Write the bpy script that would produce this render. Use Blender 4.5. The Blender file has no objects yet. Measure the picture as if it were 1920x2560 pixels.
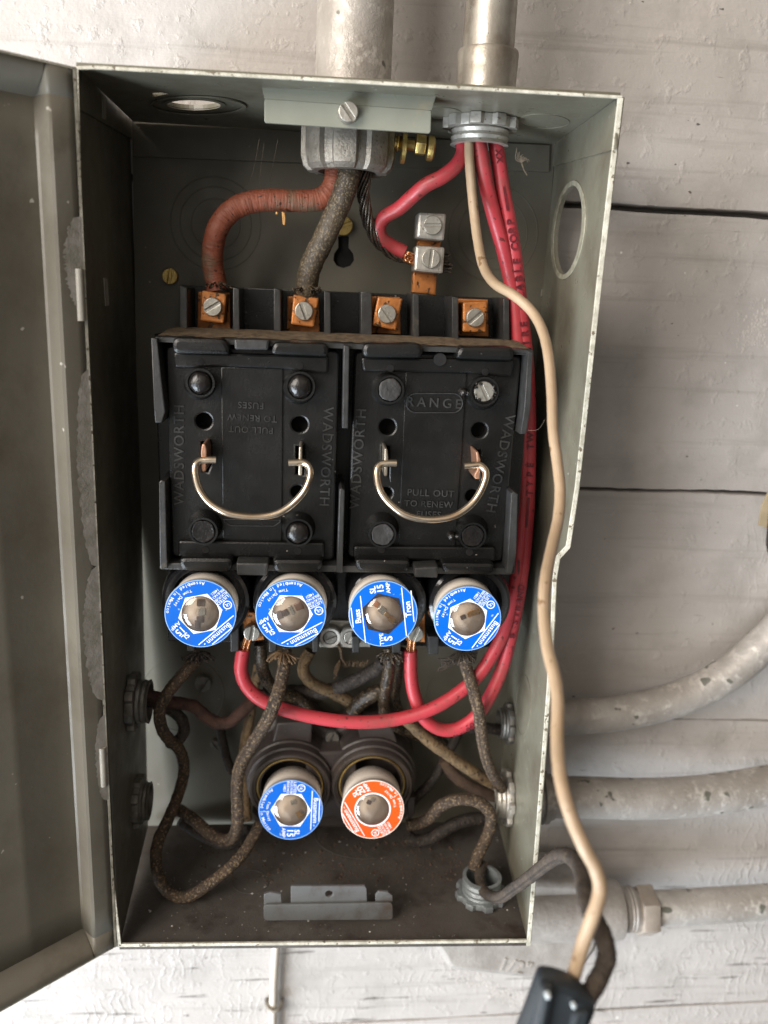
import bpy, bmesh, math, random
from mathutils import Vector, Matrix, Euler
random.seed(7)
U = 0.0009                      # one modelling unit in metres
SC = bpy.context.scene
COL = SC.collection

# ---------------------------------------------------------------- camera
CF = 2090.0
CROT = Euler((1.31816442, -0.0426369687, -0.0722054972), 'XYZ')
CLOC = Vector((-10.29, -432.77, 113.744))
cam_data = bpy.data.cameras.new('camera')
cam = bpy.data.objects.new('camera', cam_data)
COL.objects.link(cam)
cam.location = CLOC * U
cam.rotation_euler = CROT
cam_data.sensor_fit = 'VERTICAL'
cam_data.sensor_height = 32.0
cam_data.sensor_width = 24.0
cam_data.lens = CF / 2560 * 32.0
cam_data.clip_start = 0.01
cam_data.clip_end = 50
cam_data.dof.use_dof = True
cam_data.dof.focus_distance = 0.325
cam_data.dof.aperture_fstop = 7.5
SC.camera = cam

# ---------------------------------------------------------------- world and lamps
W = bpy.data.worlds.new('World')
SC.world = W
W.use_nodes = True
wn = W.node_tree
bg = wn.nodes['Background']
def wnode(t, **k):
    n = wn.nodes.new(t)
    for a, b in k.items(): setattr(n, a, b)
    return n
tc = wnode('ShaderNodeTexCoord')
# daylight comes from the left and front; the right hand side of the surroundings is dark
dot = wnode('ShaderNodeVectorMath', operation='DOT_PRODUCT'); dot.inputs[1].default_value = Vector((-.88, -.40, .12)).normalized()
nz = wnode('ShaderNodeTexNoise'); nz.inputs['Scale'].default_value = 1.6; nz.inputs['Detail'].default_value = 2
ad = wnode('ShaderNodeMath', operation='ADD')
mu = wnode('ShaderNodeMath', operation='MULTIPLY_ADD'); mu.inputs[1].default_value = .9; mu.inputs[2].default_value = -.45
r1_ = wnode('ShaderNodeValToRGB')
el = r1_.color_ramp.elements
el[0].position = .18; el[0].color = (.025, .024, .023, 1); el[1].position = .95; el[1].color = (1.5, 1.5, 1.5, 1)
e2 = el.new(.52); e2.color = (.13, .126, .12, 1)
e3 = el.new(.72); e3.color = (.62, .61, .60, 1)
mr = wnode('ShaderNodeMath', operation='MULTIPLY_ADD'); mr.inputs[1].default_value = .5; mr.inputs[2].default_value = .5
wn.links.new(tc.outputs['Generated'], dot.inputs[0]); wn.links.new(tc.outputs['Generated'], nz.inputs['Vector'])
wn.links.new(dot.outputs['Value'], mr.inputs[0]); wn.links.new(nz.outputs[0], mu.inputs[0])
wn.links.new(mr.outputs[0], ad.inputs[0]); wn.links.new(mu.outputs[0], ad.inputs[1]); wn.links.new(ad.outputs[0], r1_.inputs[0])
sx = wnode('ShaderNodeSeparateXYZ'); wn.links.new(tc.outputs['Generated'], sx.inputs[0])
mz = wnode('ShaderNodeMath', operation='MULTIPLY_ADD'); mz.inputs[1].default_value = .5; mz.inputs[2].default_value = .5
wn.links.new(sx.outputs['Z'], mz.inputs[0])
rp = wnode('ShaderNodeValToRGB')
rp.color_ramp.elements[0].position = 0.1; rp.color_ramp.elements[0].color = (0.84, 0.93, 1.0, 1)
rp.color_ramp.elements[1].position = .8; rp.color_ramp.elements[1].color = (1.0, 0.87, 0.72, 1)
wn.links.new(mz.outputs[0], rp.inputs[0])
mx = wnode('ShaderNodeMix', data_type='RGBA', blend_type='MULTIPLY'); mx.inputs[0].default_value = 1
wn.links.new(r1_.outputs[0], mx.inputs[6]); wn.links.new(rp.outputs[0], mx.inputs[7])
wn.links.new(mx.outputs[2], bg.inputs[0])
bg.inputs[1].default_value = 1.0

def area(name, loc, target, size, power, col):
    l = bpy.data.lights.new(name, 'AREA'); l.size = size; l.energy = power; l.color = col
    o = bpy.data.objects.new(name, l); COL.objects.link(o)
    o.location = loc
    o.rotation_euler = (Vector(target) - Vector(loc)).to_track_quat('-Z', 'Y').to_euler()
    return o
area('window_light_low', (-1.05, -0.75, -0.80), (0, 0, -0.05), 0.80, 46.0, (0.80, 0.90, 1.0))
area('window_light_high', (-1.05, -1.20, 0.62), (0.1, 0, 0.0), 0.90, 32.0, (1.0, 0.925, 0.84))
SC.view_settings.view_transform = 'Standard'
SC.view_settings.look = 'None'
SC.view_settings.exposure = 0.0
SC.view_settings.gamma = 1.0

# ---------------------------------------------------------------- maths
RM = CROT.to_matrix()
K = 1920 / 1659.0
def ray(u, v):
    return RM @ Vector(((u * K - 960) / CF, -(v * K - 1280) / CF, -1.0))
def D(u, v, y):                                   # point at depth y seen at (u, v) of the photograph
    d = ray(u, v); t = (y - CLOC.y) / d.y
    return CLOC + d * t
def RR(u, v, y, px):                              # size in units of px photo pixels at that point
    p = D(u, v, y); c = RM.transposed() @ (p - CLOC)
    return px * K * -c.z / CF
def c3(x, y): return (311 + .28125 * x, 587.5 + .28125 * y)
def c5(x, y): return (311 + .28125 * x, 933 + .28125 * y)
def c4(x, y): return (725.8 + .28125 * x, 587.5 + .28125 * y)
def c6(x, y): return (725.8 + .28125 * x, 933 + .28125 * y)
def cd(x, y): return (224.6 + .29164 * x, 1382.4 + .29164 * y)
def ce(x, y): return (674 + .3229 * x, 1382.4 + .3229 * y)

# ---------------------------------------------------------------- materials
MATS = {}
def mat(name, c1, c2=None, ns=60, rough=.5, rvar=.1, metal=0.0, bump=0.0, bs=900, speck=None, coat=0.0,
        spec=.5, dust=None, detail=6.0):
    if name in MATS: return MATS[name]
    m = bpy.data.materials.new(name); m.use_nodes = True
    t = m.node_tree; n = t.nodes; L = t.links
    b = n['Principled BSDF']
    co = n.new('ShaderNodeTexCoord')
    def noise(scale, det=detail, rr=.6):
        x = n.new('ShaderNodeTexNoise'); x.inputs['Scale'].default_value = scale
        x.inputs['Detail'].default_value = det; x.inputs['Roughness'].default_value = rr
        L.new(co.outputs['Object'], x.inputs['Vector']); return x
    def ramp(src, a, bb):
        r = n.new('ShaderNodeMapRange'); r.inputs['From Min'].default_value = a; r.inputs['From Max'].default_value = bb
        L.new(src, r.inputs['Value']); return r.outputs[0]
    def mix(fac, A, B):
        x = n.new('ShaderNodeMix'); x.data_type = 'RGBA'
        L.new(fac, x.inputs[0])
        for s, v in ((x.inputs[6], A), (x.inputs[7], B)):
            if isinstance(v, tuple): s.default_value = (*v, 1)
            else: L.new(v, s)
        return x.outputs[2]
    c2 = c2 or tuple(min(1, q * .75) for q in c1)
    n1 = noise(ns)
    out = mix(ramp(n1.outputs[0], .35, .65), c1, c2)
    if dust:                                      # (colour, scale, lo, hi) patchy dust lying on the surface
        nd = noise(dust[1], 8, .7)
        out = mix(ramp(nd.outputs[0], dust[2], dust[3]), out, dust[0])
    if speck:
        nsn = noise(speck[1], 2, .5)
        out = mix(ramp(nsn.outputs[0], speck[2], speck[2] + .03), out, speck[0])
    L.new(out, b.inputs['Base Color'])
    nr = noise(ns * 4)
    r = n.new('ShaderNodeMapRange'); r.inputs['To Min'].default_value = max(.03, rough - rvar); r.inputs['To Max'].default_value = min(1, rough + rvar)
    r.inputs['From Min'].default_value = .3; r.inputs['From Max'].default_value = .7
    L.new(nr.outputs[0], r.inputs['Value']); L.new(r.outputs[0], b.inputs['Roughness'])
    b.inputs['Metallic'].default_value = metal
    b.inputs['Specular IOR Level'].default_value = spec
    b.inputs['Coat Weight'].default_value = coat
    if bump:
        nb = noise(bs, 5, .65)
        bp = n.new('ShaderNodeBump'); bp.inputs['Strength'].default_value = bump; bp.inputs['Distance'].default_value = .0004
        L.new(nb.outputs[0], bp.inputs['Height']); L.new(bp.outputs[0], b.inputs['Normal'])
    MATS[name] = m
    m['_bs'] = 0
    return m

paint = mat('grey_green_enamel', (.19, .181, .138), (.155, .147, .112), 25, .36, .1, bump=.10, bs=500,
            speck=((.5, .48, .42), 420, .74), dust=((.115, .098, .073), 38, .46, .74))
paint_shaded = mat('shaded_box_enamel', (.13, .122, .094), (.095, .089, .069), 22, .42, .1, bump=.10, bs=500,
                 speck=((.4, .38, .32), 420, .75), dust=((.11, .095, .07), 30, .45, .75))  # darker copy of the enamel: shade on back and left wall put into colour
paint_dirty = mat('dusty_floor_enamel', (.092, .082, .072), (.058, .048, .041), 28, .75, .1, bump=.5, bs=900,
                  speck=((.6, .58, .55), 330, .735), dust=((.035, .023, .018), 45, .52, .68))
paint_door = mat('door_enamel', (.205, .188, .152), (.155, .14, .112), 14, .4, .1, bump=.2, bs=300,
                 speck=((.5, .47, .42), 230, .745), dust=((.13, .113, .085), 26, .50, .72))
chip = mat('chipped_rim', (.62, .59, .50), (.36, .34, .27), 260, .5, .15, bump=.6, bs=900, speck=((.16, .13, .09), 500, .63))
smear = mat('grey_paint_smear', (.36, .335, .31), (.24, .225, .185), 130, .55, .1, bump=.8, bs=350)
bracket_m = mat('bracket_enamel', (.27, .275, .225), (.22, .222, .178), 40, .35, .1, bump=.1, bs=500, dust=((.3, .27, .2), 60, .6, .72))
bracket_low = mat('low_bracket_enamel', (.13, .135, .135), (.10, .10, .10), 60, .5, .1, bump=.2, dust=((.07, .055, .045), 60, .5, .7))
zinc = mat('zinc_casting', (.33, .30, .26), (.20, .18, .15), 160, .48, .12, .55, bump=.8, bs=900, speck=((.14, .12, .1), 700, .66))
zinc_dark = mat('dark_zinc', (.26, .25, .23), (.15, .14, .125), 180, .45, .12, .6, bump=.7, bs=900)
zinc_lt = mat('light_zinc', (.50, .475, .43), (.34, .32, .285), 200, .4, .12, .5, bump=.4, bs=900, speck=((.2, .17, .12), 600, .68))
brass = mat('brass', (.62, .46, .16), (.40, .28, .10), 250, .35, .12, .9, bump=.4, bs=900)
copper = mat('oxidised_copper', (.56, .21, .055), (.36, .13, .033), 200, .42, .12, .35, bump=.6, bs=900,
             speck=((.07, .035, .015), 480, .61))
copper_wire = mat('bare_copper', (.72, .36, .17), (.5, .22, .1), 300, .3, .1, .9)
steel = mat('screw_steel', (.48, .46, .41), (.36, .34, .30), 300, .36, .12, .75, bump=.3, bs=900)
nickel = mat('nickel_rod', (.78, .70, .58), (.60, .44, .30), 90, .17, .06, .95, bump=.08, bs=400)
bake = mat('black_bakelite', (.0065, .0065, .0065), (.011, .0108, .0105), 30, .24, .07, bump=.3, bs=1500, spec=.42,
           speck=((.25, .23, .2), 520, .76), dust=((.016, .0145, .0125), 40, .62, .85))
bake_edge = mat('worn_bakelite', (.036, .036, .036), (.022, .022, .022), 200, .38, .12, bump=.4, bs=700,
                dust=((.10, .085, .06), 80, .6, .75))
bake_text_lit = mat('highlit_letter_bakelite', (.050, .050, .049), (.022, .022, .022), 260, .24, .1)  # same black moulding; lighter colour paints in the highlights on the raised letters
bake_gloss = mat('glossy_bakelite', (.012, .012, .014), (.018, .018, .02), 90, .16, .06, bump=.12, bs=500, spec=.55)
wax = mat('black_sealing_wax', (.008, .007, .007), (.014, .012, .011), 200, .10, .05, bump=1.0, bs=350)
wax_dull = mat('dull_sealing_wax', (.034, .032, .031), (.016, .015, .0145), 300, .5, .12, bump=.9, bs=500)
socket_m = mat('brown_black_porcelain', (.060, .049, .045), (.040, .032, .030), 70, .45, .1, bump=.3, bs=600,
               speck=((.3, .28, .25), 600, .76), dust=((.075, .055, .042), 40, .5, .7))
dusty = mat('dust_layer', (.19, .135, .078), (.085, .058, .036), 260, .95, .03, bump=1.4, bs=700)
ceramic = mat('cream_ceramic', (.86, .80, .72), (.80, .73, .65), 60, .3, .08, bump=.1)
ceramic_grey = mat('grey_fuse_body', (.50, .48, .46), (.42, .40, .38), 60, .4, .08, bump=.1)
cavity_m = mat('fuse_interior', (.86, .74, .62), (.74, .61, .50), 60, .35, .1, bump=.5, bs=300)
element_dark = mat('fuse_element_dark', (.10, .06, .05), (.18, .12, .1), 300, .35, .1, .5)
element_gold = mat('fuse_element_gold', (.75, .42, .10), (.6, .3, .08), 300, .3, .1, .8)
element_silver = mat('fuse_element_silver', (.7, .69, .63), (.35, .34, .3), 300, .25, .1, .6)
blue = mat('blue_label', (.0, .125, .60), (.0, .112, .55), 50, .3, .06, speck=((.30, .42, .65), 330, .70), dust=((.02, .10, .42), 90, .55, .75))
orange = mat('orange_label', (.86, .095, .008), (.80, .085, .008), 50, .3, .06)
white_ink = mat('white_ink', (.88, .89, .9), (.82, .84, .86), 50, .4)
black_ink = mat('black_ink', (.012, .011, .012), (.03, .02, .02), 300, .5)
red_w = mat('red_insulation', (.48, .045, .06), (.38, .032, .042), 50, .42, .1, bump=.25, bs=300,
            speck=((.14, .02, .02), 420, .66), dust=((.20, .055, .045), 60, .52, .74))
ink_worn = mat('worn_print', (.06, .004, .008), (.17, .010, .018), 500, .5)
cream_w = mat('cream_insulation', (.42, .305, .20), (.31, .22, .14), 22, .45, .08, bump=.3, bs=250,
              speck=((.2, .12, .06), 260, .68), dust=((.36, .25, .15), 90, .52, .75))
rubber_r = mat('cracked_brown_rubber', (.235, .062, .030), (.17, .045, .022), 150, .6, .1, bump=.8, bs=420,
               dust=((.12, .085, .05), 80, .50, .66), speck=((.05, .015, .008), 520, .66))
tarred = mat('tarred_cloth', (.018, .014, .011), (.05, .035, .02), 260, .3, .15, bump=1.6, bs=420,
             speck=((.17, .12, .065), 800, .62))
cloth_brown = mat('brown_braided_cloth', (.085, .055, .034), (.035, .025, .018), 200, .8, .1, bump=1.6, bs=650,
                  speck=((.20, .14, .08), 950, .58), dust=((.095, .068, .042), 120, .55, .75))
cloth_tan = mat('tan_braided_cloth', (.19, .125, .062), (.10, .065, .033), 240, .85, .1, bump=1.6, bs=700,
                speck=((.03, .02, .012), 560, .62))
cloth_dark = mat('dark_braided_cloth', (.040, .031, .026), (.018, .014, .012), 160, .7, .15, bump=1.4, bs=600,
                 speck=((.09, .065, .04), 800, .62))
cloth_grey = mat('dusty_cloth_jacket', (.075, .055, .04), (.03, .023, .018), 140, .85, .1, bump=1.4, bs=750,
                 dust=((.15, .11, .068), 70, .54, .72))
bare = mat('blackened_strand', (.07, .06, .052), (.16, .13, .10), 300, .28, .1, .7)
conduit_m = mat('painted_conduit', (.50, .47, .44), (.32, .29, .26), 38, .38, .14, .2, bump=1.2, bs=330,
                speck=((.15, .15, .125), 110, .66), dust=((.56, .53, .49), 120, .53, .62))
conduit_s = mat('bare_steel_conduit', (.44, .41, .36), (.27, .24, .20), 60, .36, .1, .6, bump=.35, bs=500, dust=((.22, .18, .14), 90, .5, .7))
cap_m = mat('blue_black_plastic', (.026, .032, .037), (.019, .023, .027), 60, .42, .06, bump=.1)
hair = mat('pale_fibre', (.55, .42, .30), (.4, .3, .2), 200, .8)
hole_shade_m = mat('painted_hole_shade', (.006, .005, .005), (.004, .004, .004), 60, .9)  # near-black colour standing in for the shade inside holes and recesses
crumbs = mat('plaster_crumbs', (.66, .64, .6), (.4, .37, .33), 200, .9)
soot = mat('brown_debris', (.05, .03, .02), (.09, .055, .035), 200, .95)

def uv_cloth(m, along=900, around=10, strength=.9):      # woven ribs that follow the cable
    t = m.node_tree; n = t.nodes; L = t.links; b = n['Principled BSDF']
    uv = n.new('ShaderNodeUVMap'); mp = n.new('ShaderNodeMapping'); mp.inputs['Scale'].default_value = (along, around, 1)
    L.new(uv.outputs[0], mp.inputs[0])
    v = n.new('ShaderNodeTexVoronoi'); v.inputs['Scale'].default_value = 1.0
    L.new(mp.outputs[0], v.inputs['Vector'])
    bp = n.new('ShaderNodeBump'); bp.inputs['Strength'].default_value = strength; bp.inputs['Distance'].default_value = .0004; bp.invert = True
    L.new(v.outputs['Distance'], bp.inputs['Height'])
    if b.inputs['Normal'].links: L.new(b.inputs['Normal'].links[0].from_socket, bp.inputs['Normal'])
    L.new(bp.outputs[0], b.inputs['Normal'])
def uv_ribs(m):                                      # fine lengthwise drawing lines and kinks on the cream jacket
    t = m.node_tree; n = t.nodes; L = t.links; b = n['Principled BSDF']
    uv = n.new('ShaderNodeUVMap'); mp = n.new('ShaderNodeMapping'); mp.inputs['Scale'].default_value = (25, 16, 1)
    L.new(uv.outputs[0], mp.inputs[0]); v = n.new('ShaderNodeTexNoise'); v.inputs['Scale'].default_value = 1; v.inputs['Detail'].default_value = 3
    L.new(mp.outputs[0], v.inputs['Vector'])
    bp = n.new('ShaderNodeBump'); bp.inputs['Strength'].default_value = .35; bp.inputs['Distance'].default_value = .0004
    L.new(v.outputs[0], bp.inputs['Height']); L.new(b.inputs['Normal'].links[0].from_socket, bp.inputs['Normal']); L.new(bp.outputs[0], b.inputs['Normal'])
uv_ribs(cream_w)
for m_ in (cloth_brown, cloth_tan, cloth_grey, cloth_dark): uv_cloth(m_, 1400, 14)
uv_cloth(rubber_r, 1100, 4, .55)
uv_cloth(tarred, 700, 7, .5)

glass = bpy.data.materials.new('fuse_window_glass'); glass.use_nodes = True
def _g():
    t = glass.node_tree; n = t.nodes; L = t.links
    for x in list(n):
        if x.type != 'OUTPUT_MATERIAL': n.remove(x)
    o = [x for x in n if x.type == 'OUTPUT_MATERIAL'][0]
    f = n.new('ShaderNodeFresnel'); f.inputs[0].default_value = 1.75
    a = n.new('ShaderNodeBsdfTransparent'); g = n.new('ShaderNodeBsdfGlossy'); g.inputs['Roughness'].default_value = .08
    a.inputs[0].default_value = (.93, .91, .88, 1)
    m = n.new('ShaderNodeMixShader')
    d = n.new('ShaderNodeBsdfDiffuse'); d.inputs[0].default_value = (.75, .70, .65, 1)
    tcg = n.new('ShaderNodeTexCoord'); ng = n.new('ShaderNodeTexNoise'); ng.inputs['Scale'].default_value = 260; ng.inputs['Detail'].default_value = 6
    rg_ = n.new('ShaderNodeMapRange'); rg_.inputs['From Min'].default_value = .4; rg_.inputs['From Max'].default_value = .75; rg_.inputs['To Min'].default_value = .02; rg_.inputs['To Max'].default_value = .09
    L.new(tcg.outputs['Object'], ng.inputs['Vector']); L.new(ng.outputs[0], rg_.inputs['Value'])
    m0 = n.new('ShaderNodeMixShader'); L.new(rg_.outputs[0], m0.inputs[0]); L.new(a.outputs[0], m0.inputs[1]); L.new(d.outputs[0], m0.inputs[2])
    L.new(f.outputs[0], m.inputs[0]); L.new(m0.outputs[0], m.inputs[1]); L.new(g.outputs[0], m.inputs[2]); L.new(m.outputs[0], o.inputs[0])
_g()

def wall_material():
    m = bpy.data.materials.new('painted_boards'); m.use_nodes = True
    t = m.node_tree; n = t.nodes; L = t.links; b = n['Principled BSDF']
    co = n.new('ShaderNodeTexCoord')
    def mp(s):
        x = n.new('ShaderNodeMapping'); x.inputs['Scale'].default_value = s; L.new(co.outputs['Object'], x.inputs[0]); return x.outputs[0]
    def noise(vec, sc, det=6, r=.6):
        x = n.new('ShaderNodeTexNoise'); x.inputs['Scale'].default_value = sc; x.inputs['Detail'].default_value = det
        x.inputs['Roughness'].default_value = r; L.new(vec, x.inputs['Vector']); return x.outputs[0]
    def rng(s, a, bb, c=0, d=1):
        r = n.new('ShaderNodeMapRange'); r.inputs['From Min'].default_value = a; r.inputs['From Max'].default_value = bb
        r.inputs['To Min'].default_value = c; r.inputs['To Max'].default_value = d; L.new(s, r.inputs['Value']); return r.outputs[0]
    def mix(f, A, B):
        x = n.new('ShaderNodeMix'); x.data_type = 'RGBA'; L.new(f, x.inputs[0])
        for s, v in ((x.inputs[6], A), (x.inputs[7], B)):
            if isinstance(v, tuple): s.default_value = (*v, 1)
            else: L.new(v, s)
        return x.outputs[2]
    def math_(op, a, bb):
        x = n.new('ShaderNodeMath'); x.operation = op
        for s, v in ((x.inputs[0], a), (x.inputs[1], bb)):
            if isinstance(v, (int, float)): s.default_value = v
            else: L.new(v, s)
        return x.outputs[0]
    obj = mp((1, 1, 1))
    base = mix(rng(noise(mp((6, 6, 16)), 1.0), .35, .65), (.49, .458, .432), (.41, .38, .357))
    base = mix(rng(noise(obj, 40), .5, .72), base, (.37, .345, .322))
    base = mix(rng(noise(mp((5, 5, 120)), 1.0, 5, .7), .54, .72, 0, .8), base, (.30, .275, .25))
    base = mix(rng(noise(mp((30, 30, 300)), 1.0, 3, .6), .75, .775, 0, .8), base, (.10, .085, .075))   # drying cracks along the grain
    base = mix(rng(noise(mp((170, 170, 330)), 1.0, 2, .5), .765, .78, 0, .9), base, (.06, .05, .045))
    base = mix(rng(noise(mp((230, 230, 330)), 1.0, 2, .5), .765, .78, 0, .9), base, (.85, .83, .8))
    sp0 = n.new('ShaderNodeSeparateXYZ'); L.new(co.outputs['Object'], sp0.inputs[0])
    lowb = rng(sp0.outputs['Z'], -.12, -.17)
    base = mix(math_('MULTIPLY', lowb, rng(noise(mp((22, 22, 330)), 1.0, 3, .6), .655, .675, 0, .8)), base, (.11, .095, .085))   # open grain of the lowest boards
    L.new(base, b.inputs['Base Color'])
    b.inputs['Roughness'].default_value = .47
    b.inputs['Metallic'].default_value = .0
    b.inputs['Specular IOR Level'].default_value = .6
    w = n.new('ShaderNodeTexWave'); w.wave_type = 'BANDS'; w.bands_direction = 'X'
    w.inputs['Scale'].default_value = 58; w.inputs['Distortion'].default_value = 9; w.inputs['Detail'].default_value = 3
    w.inputs['Detail Scale'].default_value = 1.6
    L.new(obj, w.inputs['Vector'])
    sep = n.new('ShaderNodeSeparateXYZ'); L.new(co.outputs['Object'], sep.inputs[0])
    low = math_('MAXIMUM', rng(sep.outputs['Z'], .02, -.14), rng(sep.outputs['X'], .19, .27))
    wave = math_('MULTIPLY', rng(w.outputs['Fac'], .80, 1.0), rng(noise(obj, 14, 3), .44, .62))
    wave = math_('MULTIPLY', wave, math_('MULTIPLY', low, rng(noise(mp((40, 40, 160)), 1.0, 2), .40, .55)))
    h = math_('ADD', math_('MULTIPLY', wave, .8), math_('MULTIPLY', noise(obj, 420, 5), .55))
    h = math_('ADD', h, math_('MULTIPLY', noise(mp((60, 60, 700)), 1.0, 4), .4))
    h = math_('ADD', h, math_('MULTIPLY', rng(noise(obj, 130, 4), .55, .8), 1.2))
    bp = n.new('ShaderNodeBump'); bp.inputs['Strength'].default_value = .6; bp.inputs['Distance'].default_value = .0006
    L.new(h, bp.inputs['Height']); L.new(bp.outputs[0], b.inputs['Normal'])
    return m
wall_m = wall_material()

# ---------------------------------------------------------------- mesh builders
def round_poly(pts, r, n=4):
    out = []
    N = len(pts)
    for i in range(N):
        p0, p1, p2 = Vector(pts[i - 1][:2]), Vector(pts[i][:2]), Vector(pts[(i + 1) % N][:2])
        a = p0 - p1; b = p2 - p1
        la, lb = a.length, b.length
        k = min(r, la * .45, lb * .45)
        A = p1 + a / la * k; B = p1 + b / lb * k
        for j in range(n + 1):
            t = j / n
            out.append(tuple(A * (1 - t) ** 2 + p1 * 2 * t * (1 - t) + B * t * t))
    return out
def circ(cx, cy, r, n=32, ry=None, a0=0):
    ry = ry or r
    return [(cx + r * math.cos(2 * math.pi * i / n + a0), cy + ry * math.sin(2 * math.pi * i / n + a0)) for i in range(n)]

def fill2d(polys, thick, bevel=0.0):                 # outer outline followed by holes -> verts, faces with thickness
    cu = bpy.data.curves.new('t', 'CURVE'); cu.dimensions = '2D'; cu.fill_mode = 'BOTH'
    bevel = min(bevel, thick * .49)
    cu.extrude = thick / 2 - bevel; cu.bevel_depth = bevel; cu.bevel_resolution = 1 if bevel else 0
    cu.offset = -bevel
    for p in polys:
        s = cu.splines.new('POLY'); s.points.add(len(p) - 1)
        for q, c in zip(s.points, p): q.co = (c[0], c[1], 0, 1)
        s.use_cyclic_u = True
    o = bpy.data.objects.new('t', cu); COL.objects.link(o)
    dg = bpy.context.evaluated_depsgraph_get(); dg.update()
    me = bpy.data.meshes.new_from_object(o.evaluated_get(dg))
    vs = [v.co.copy() for v in me.vertices]; fs = [tuple(p.vertices) for p in me.polygons]
    bpy.data.objects.remove(o); bpy.data.curves.remove(cu); bpy.data.meshes.remove(me)
    return vs, fs
TCACHE = {}
def text2d(s, size, ext=.1, bold=.0, spacing=1.0, align='CENTER'):
    key = (s, round(size, 4), ext, bold, spacing, align)
    if key in TCACHE: return TCACHE[key]
    cu = bpy.data.curves.new('t', 'FONT'); cu.body = s; cu.size = size * 1.38; cu.extrude = ext / 2
    cu.offset = bold * size; cu.align_x = align; cu.align_y = 'CENTER'; cu.space_character = spacing
    cu.resolution_u = 3
    o = bpy.data.objects.new('t', cu); COL.objects.link(o)
    dg = bpy.context.evaluated_depsgraph_get(); dg.update()
    me = bpy.data.meshes.new_from_object(o.evaluated_get(dg))
    vs = [v.co.copy() for v in me.vertices]; fs = [tuple(p.vertices) for p in me.polygons]
    bpy.data.objects.remove(o); bpy.data.curves.remove(cu); bpy.data.meshes.remove(me)
    TCACHE[key] = (vs, fs)
    return vs, fs

def dirmat(origin, axis, up=Vector((0, 0, 1))):      # local +Z -> axis
    z = Vector(axis).normalized(); up = Vector(up)
    if abs(z.dot(up)) > .98: up = Vector((0, 1, 0))
    x = up.cross(z).normalized(); y = z.cross(x)
    M = Matrix((x, y, z)).transposed().to_4x4(); M.translation = origin
    return M
FRONT = Matrix(((1, 0, 0, 0), (0, 0, -1, 0), (0, 1, 0, 0), (0, 0, 0, 1)))   # local (a,b,c) -> (a,-c,b)

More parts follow.
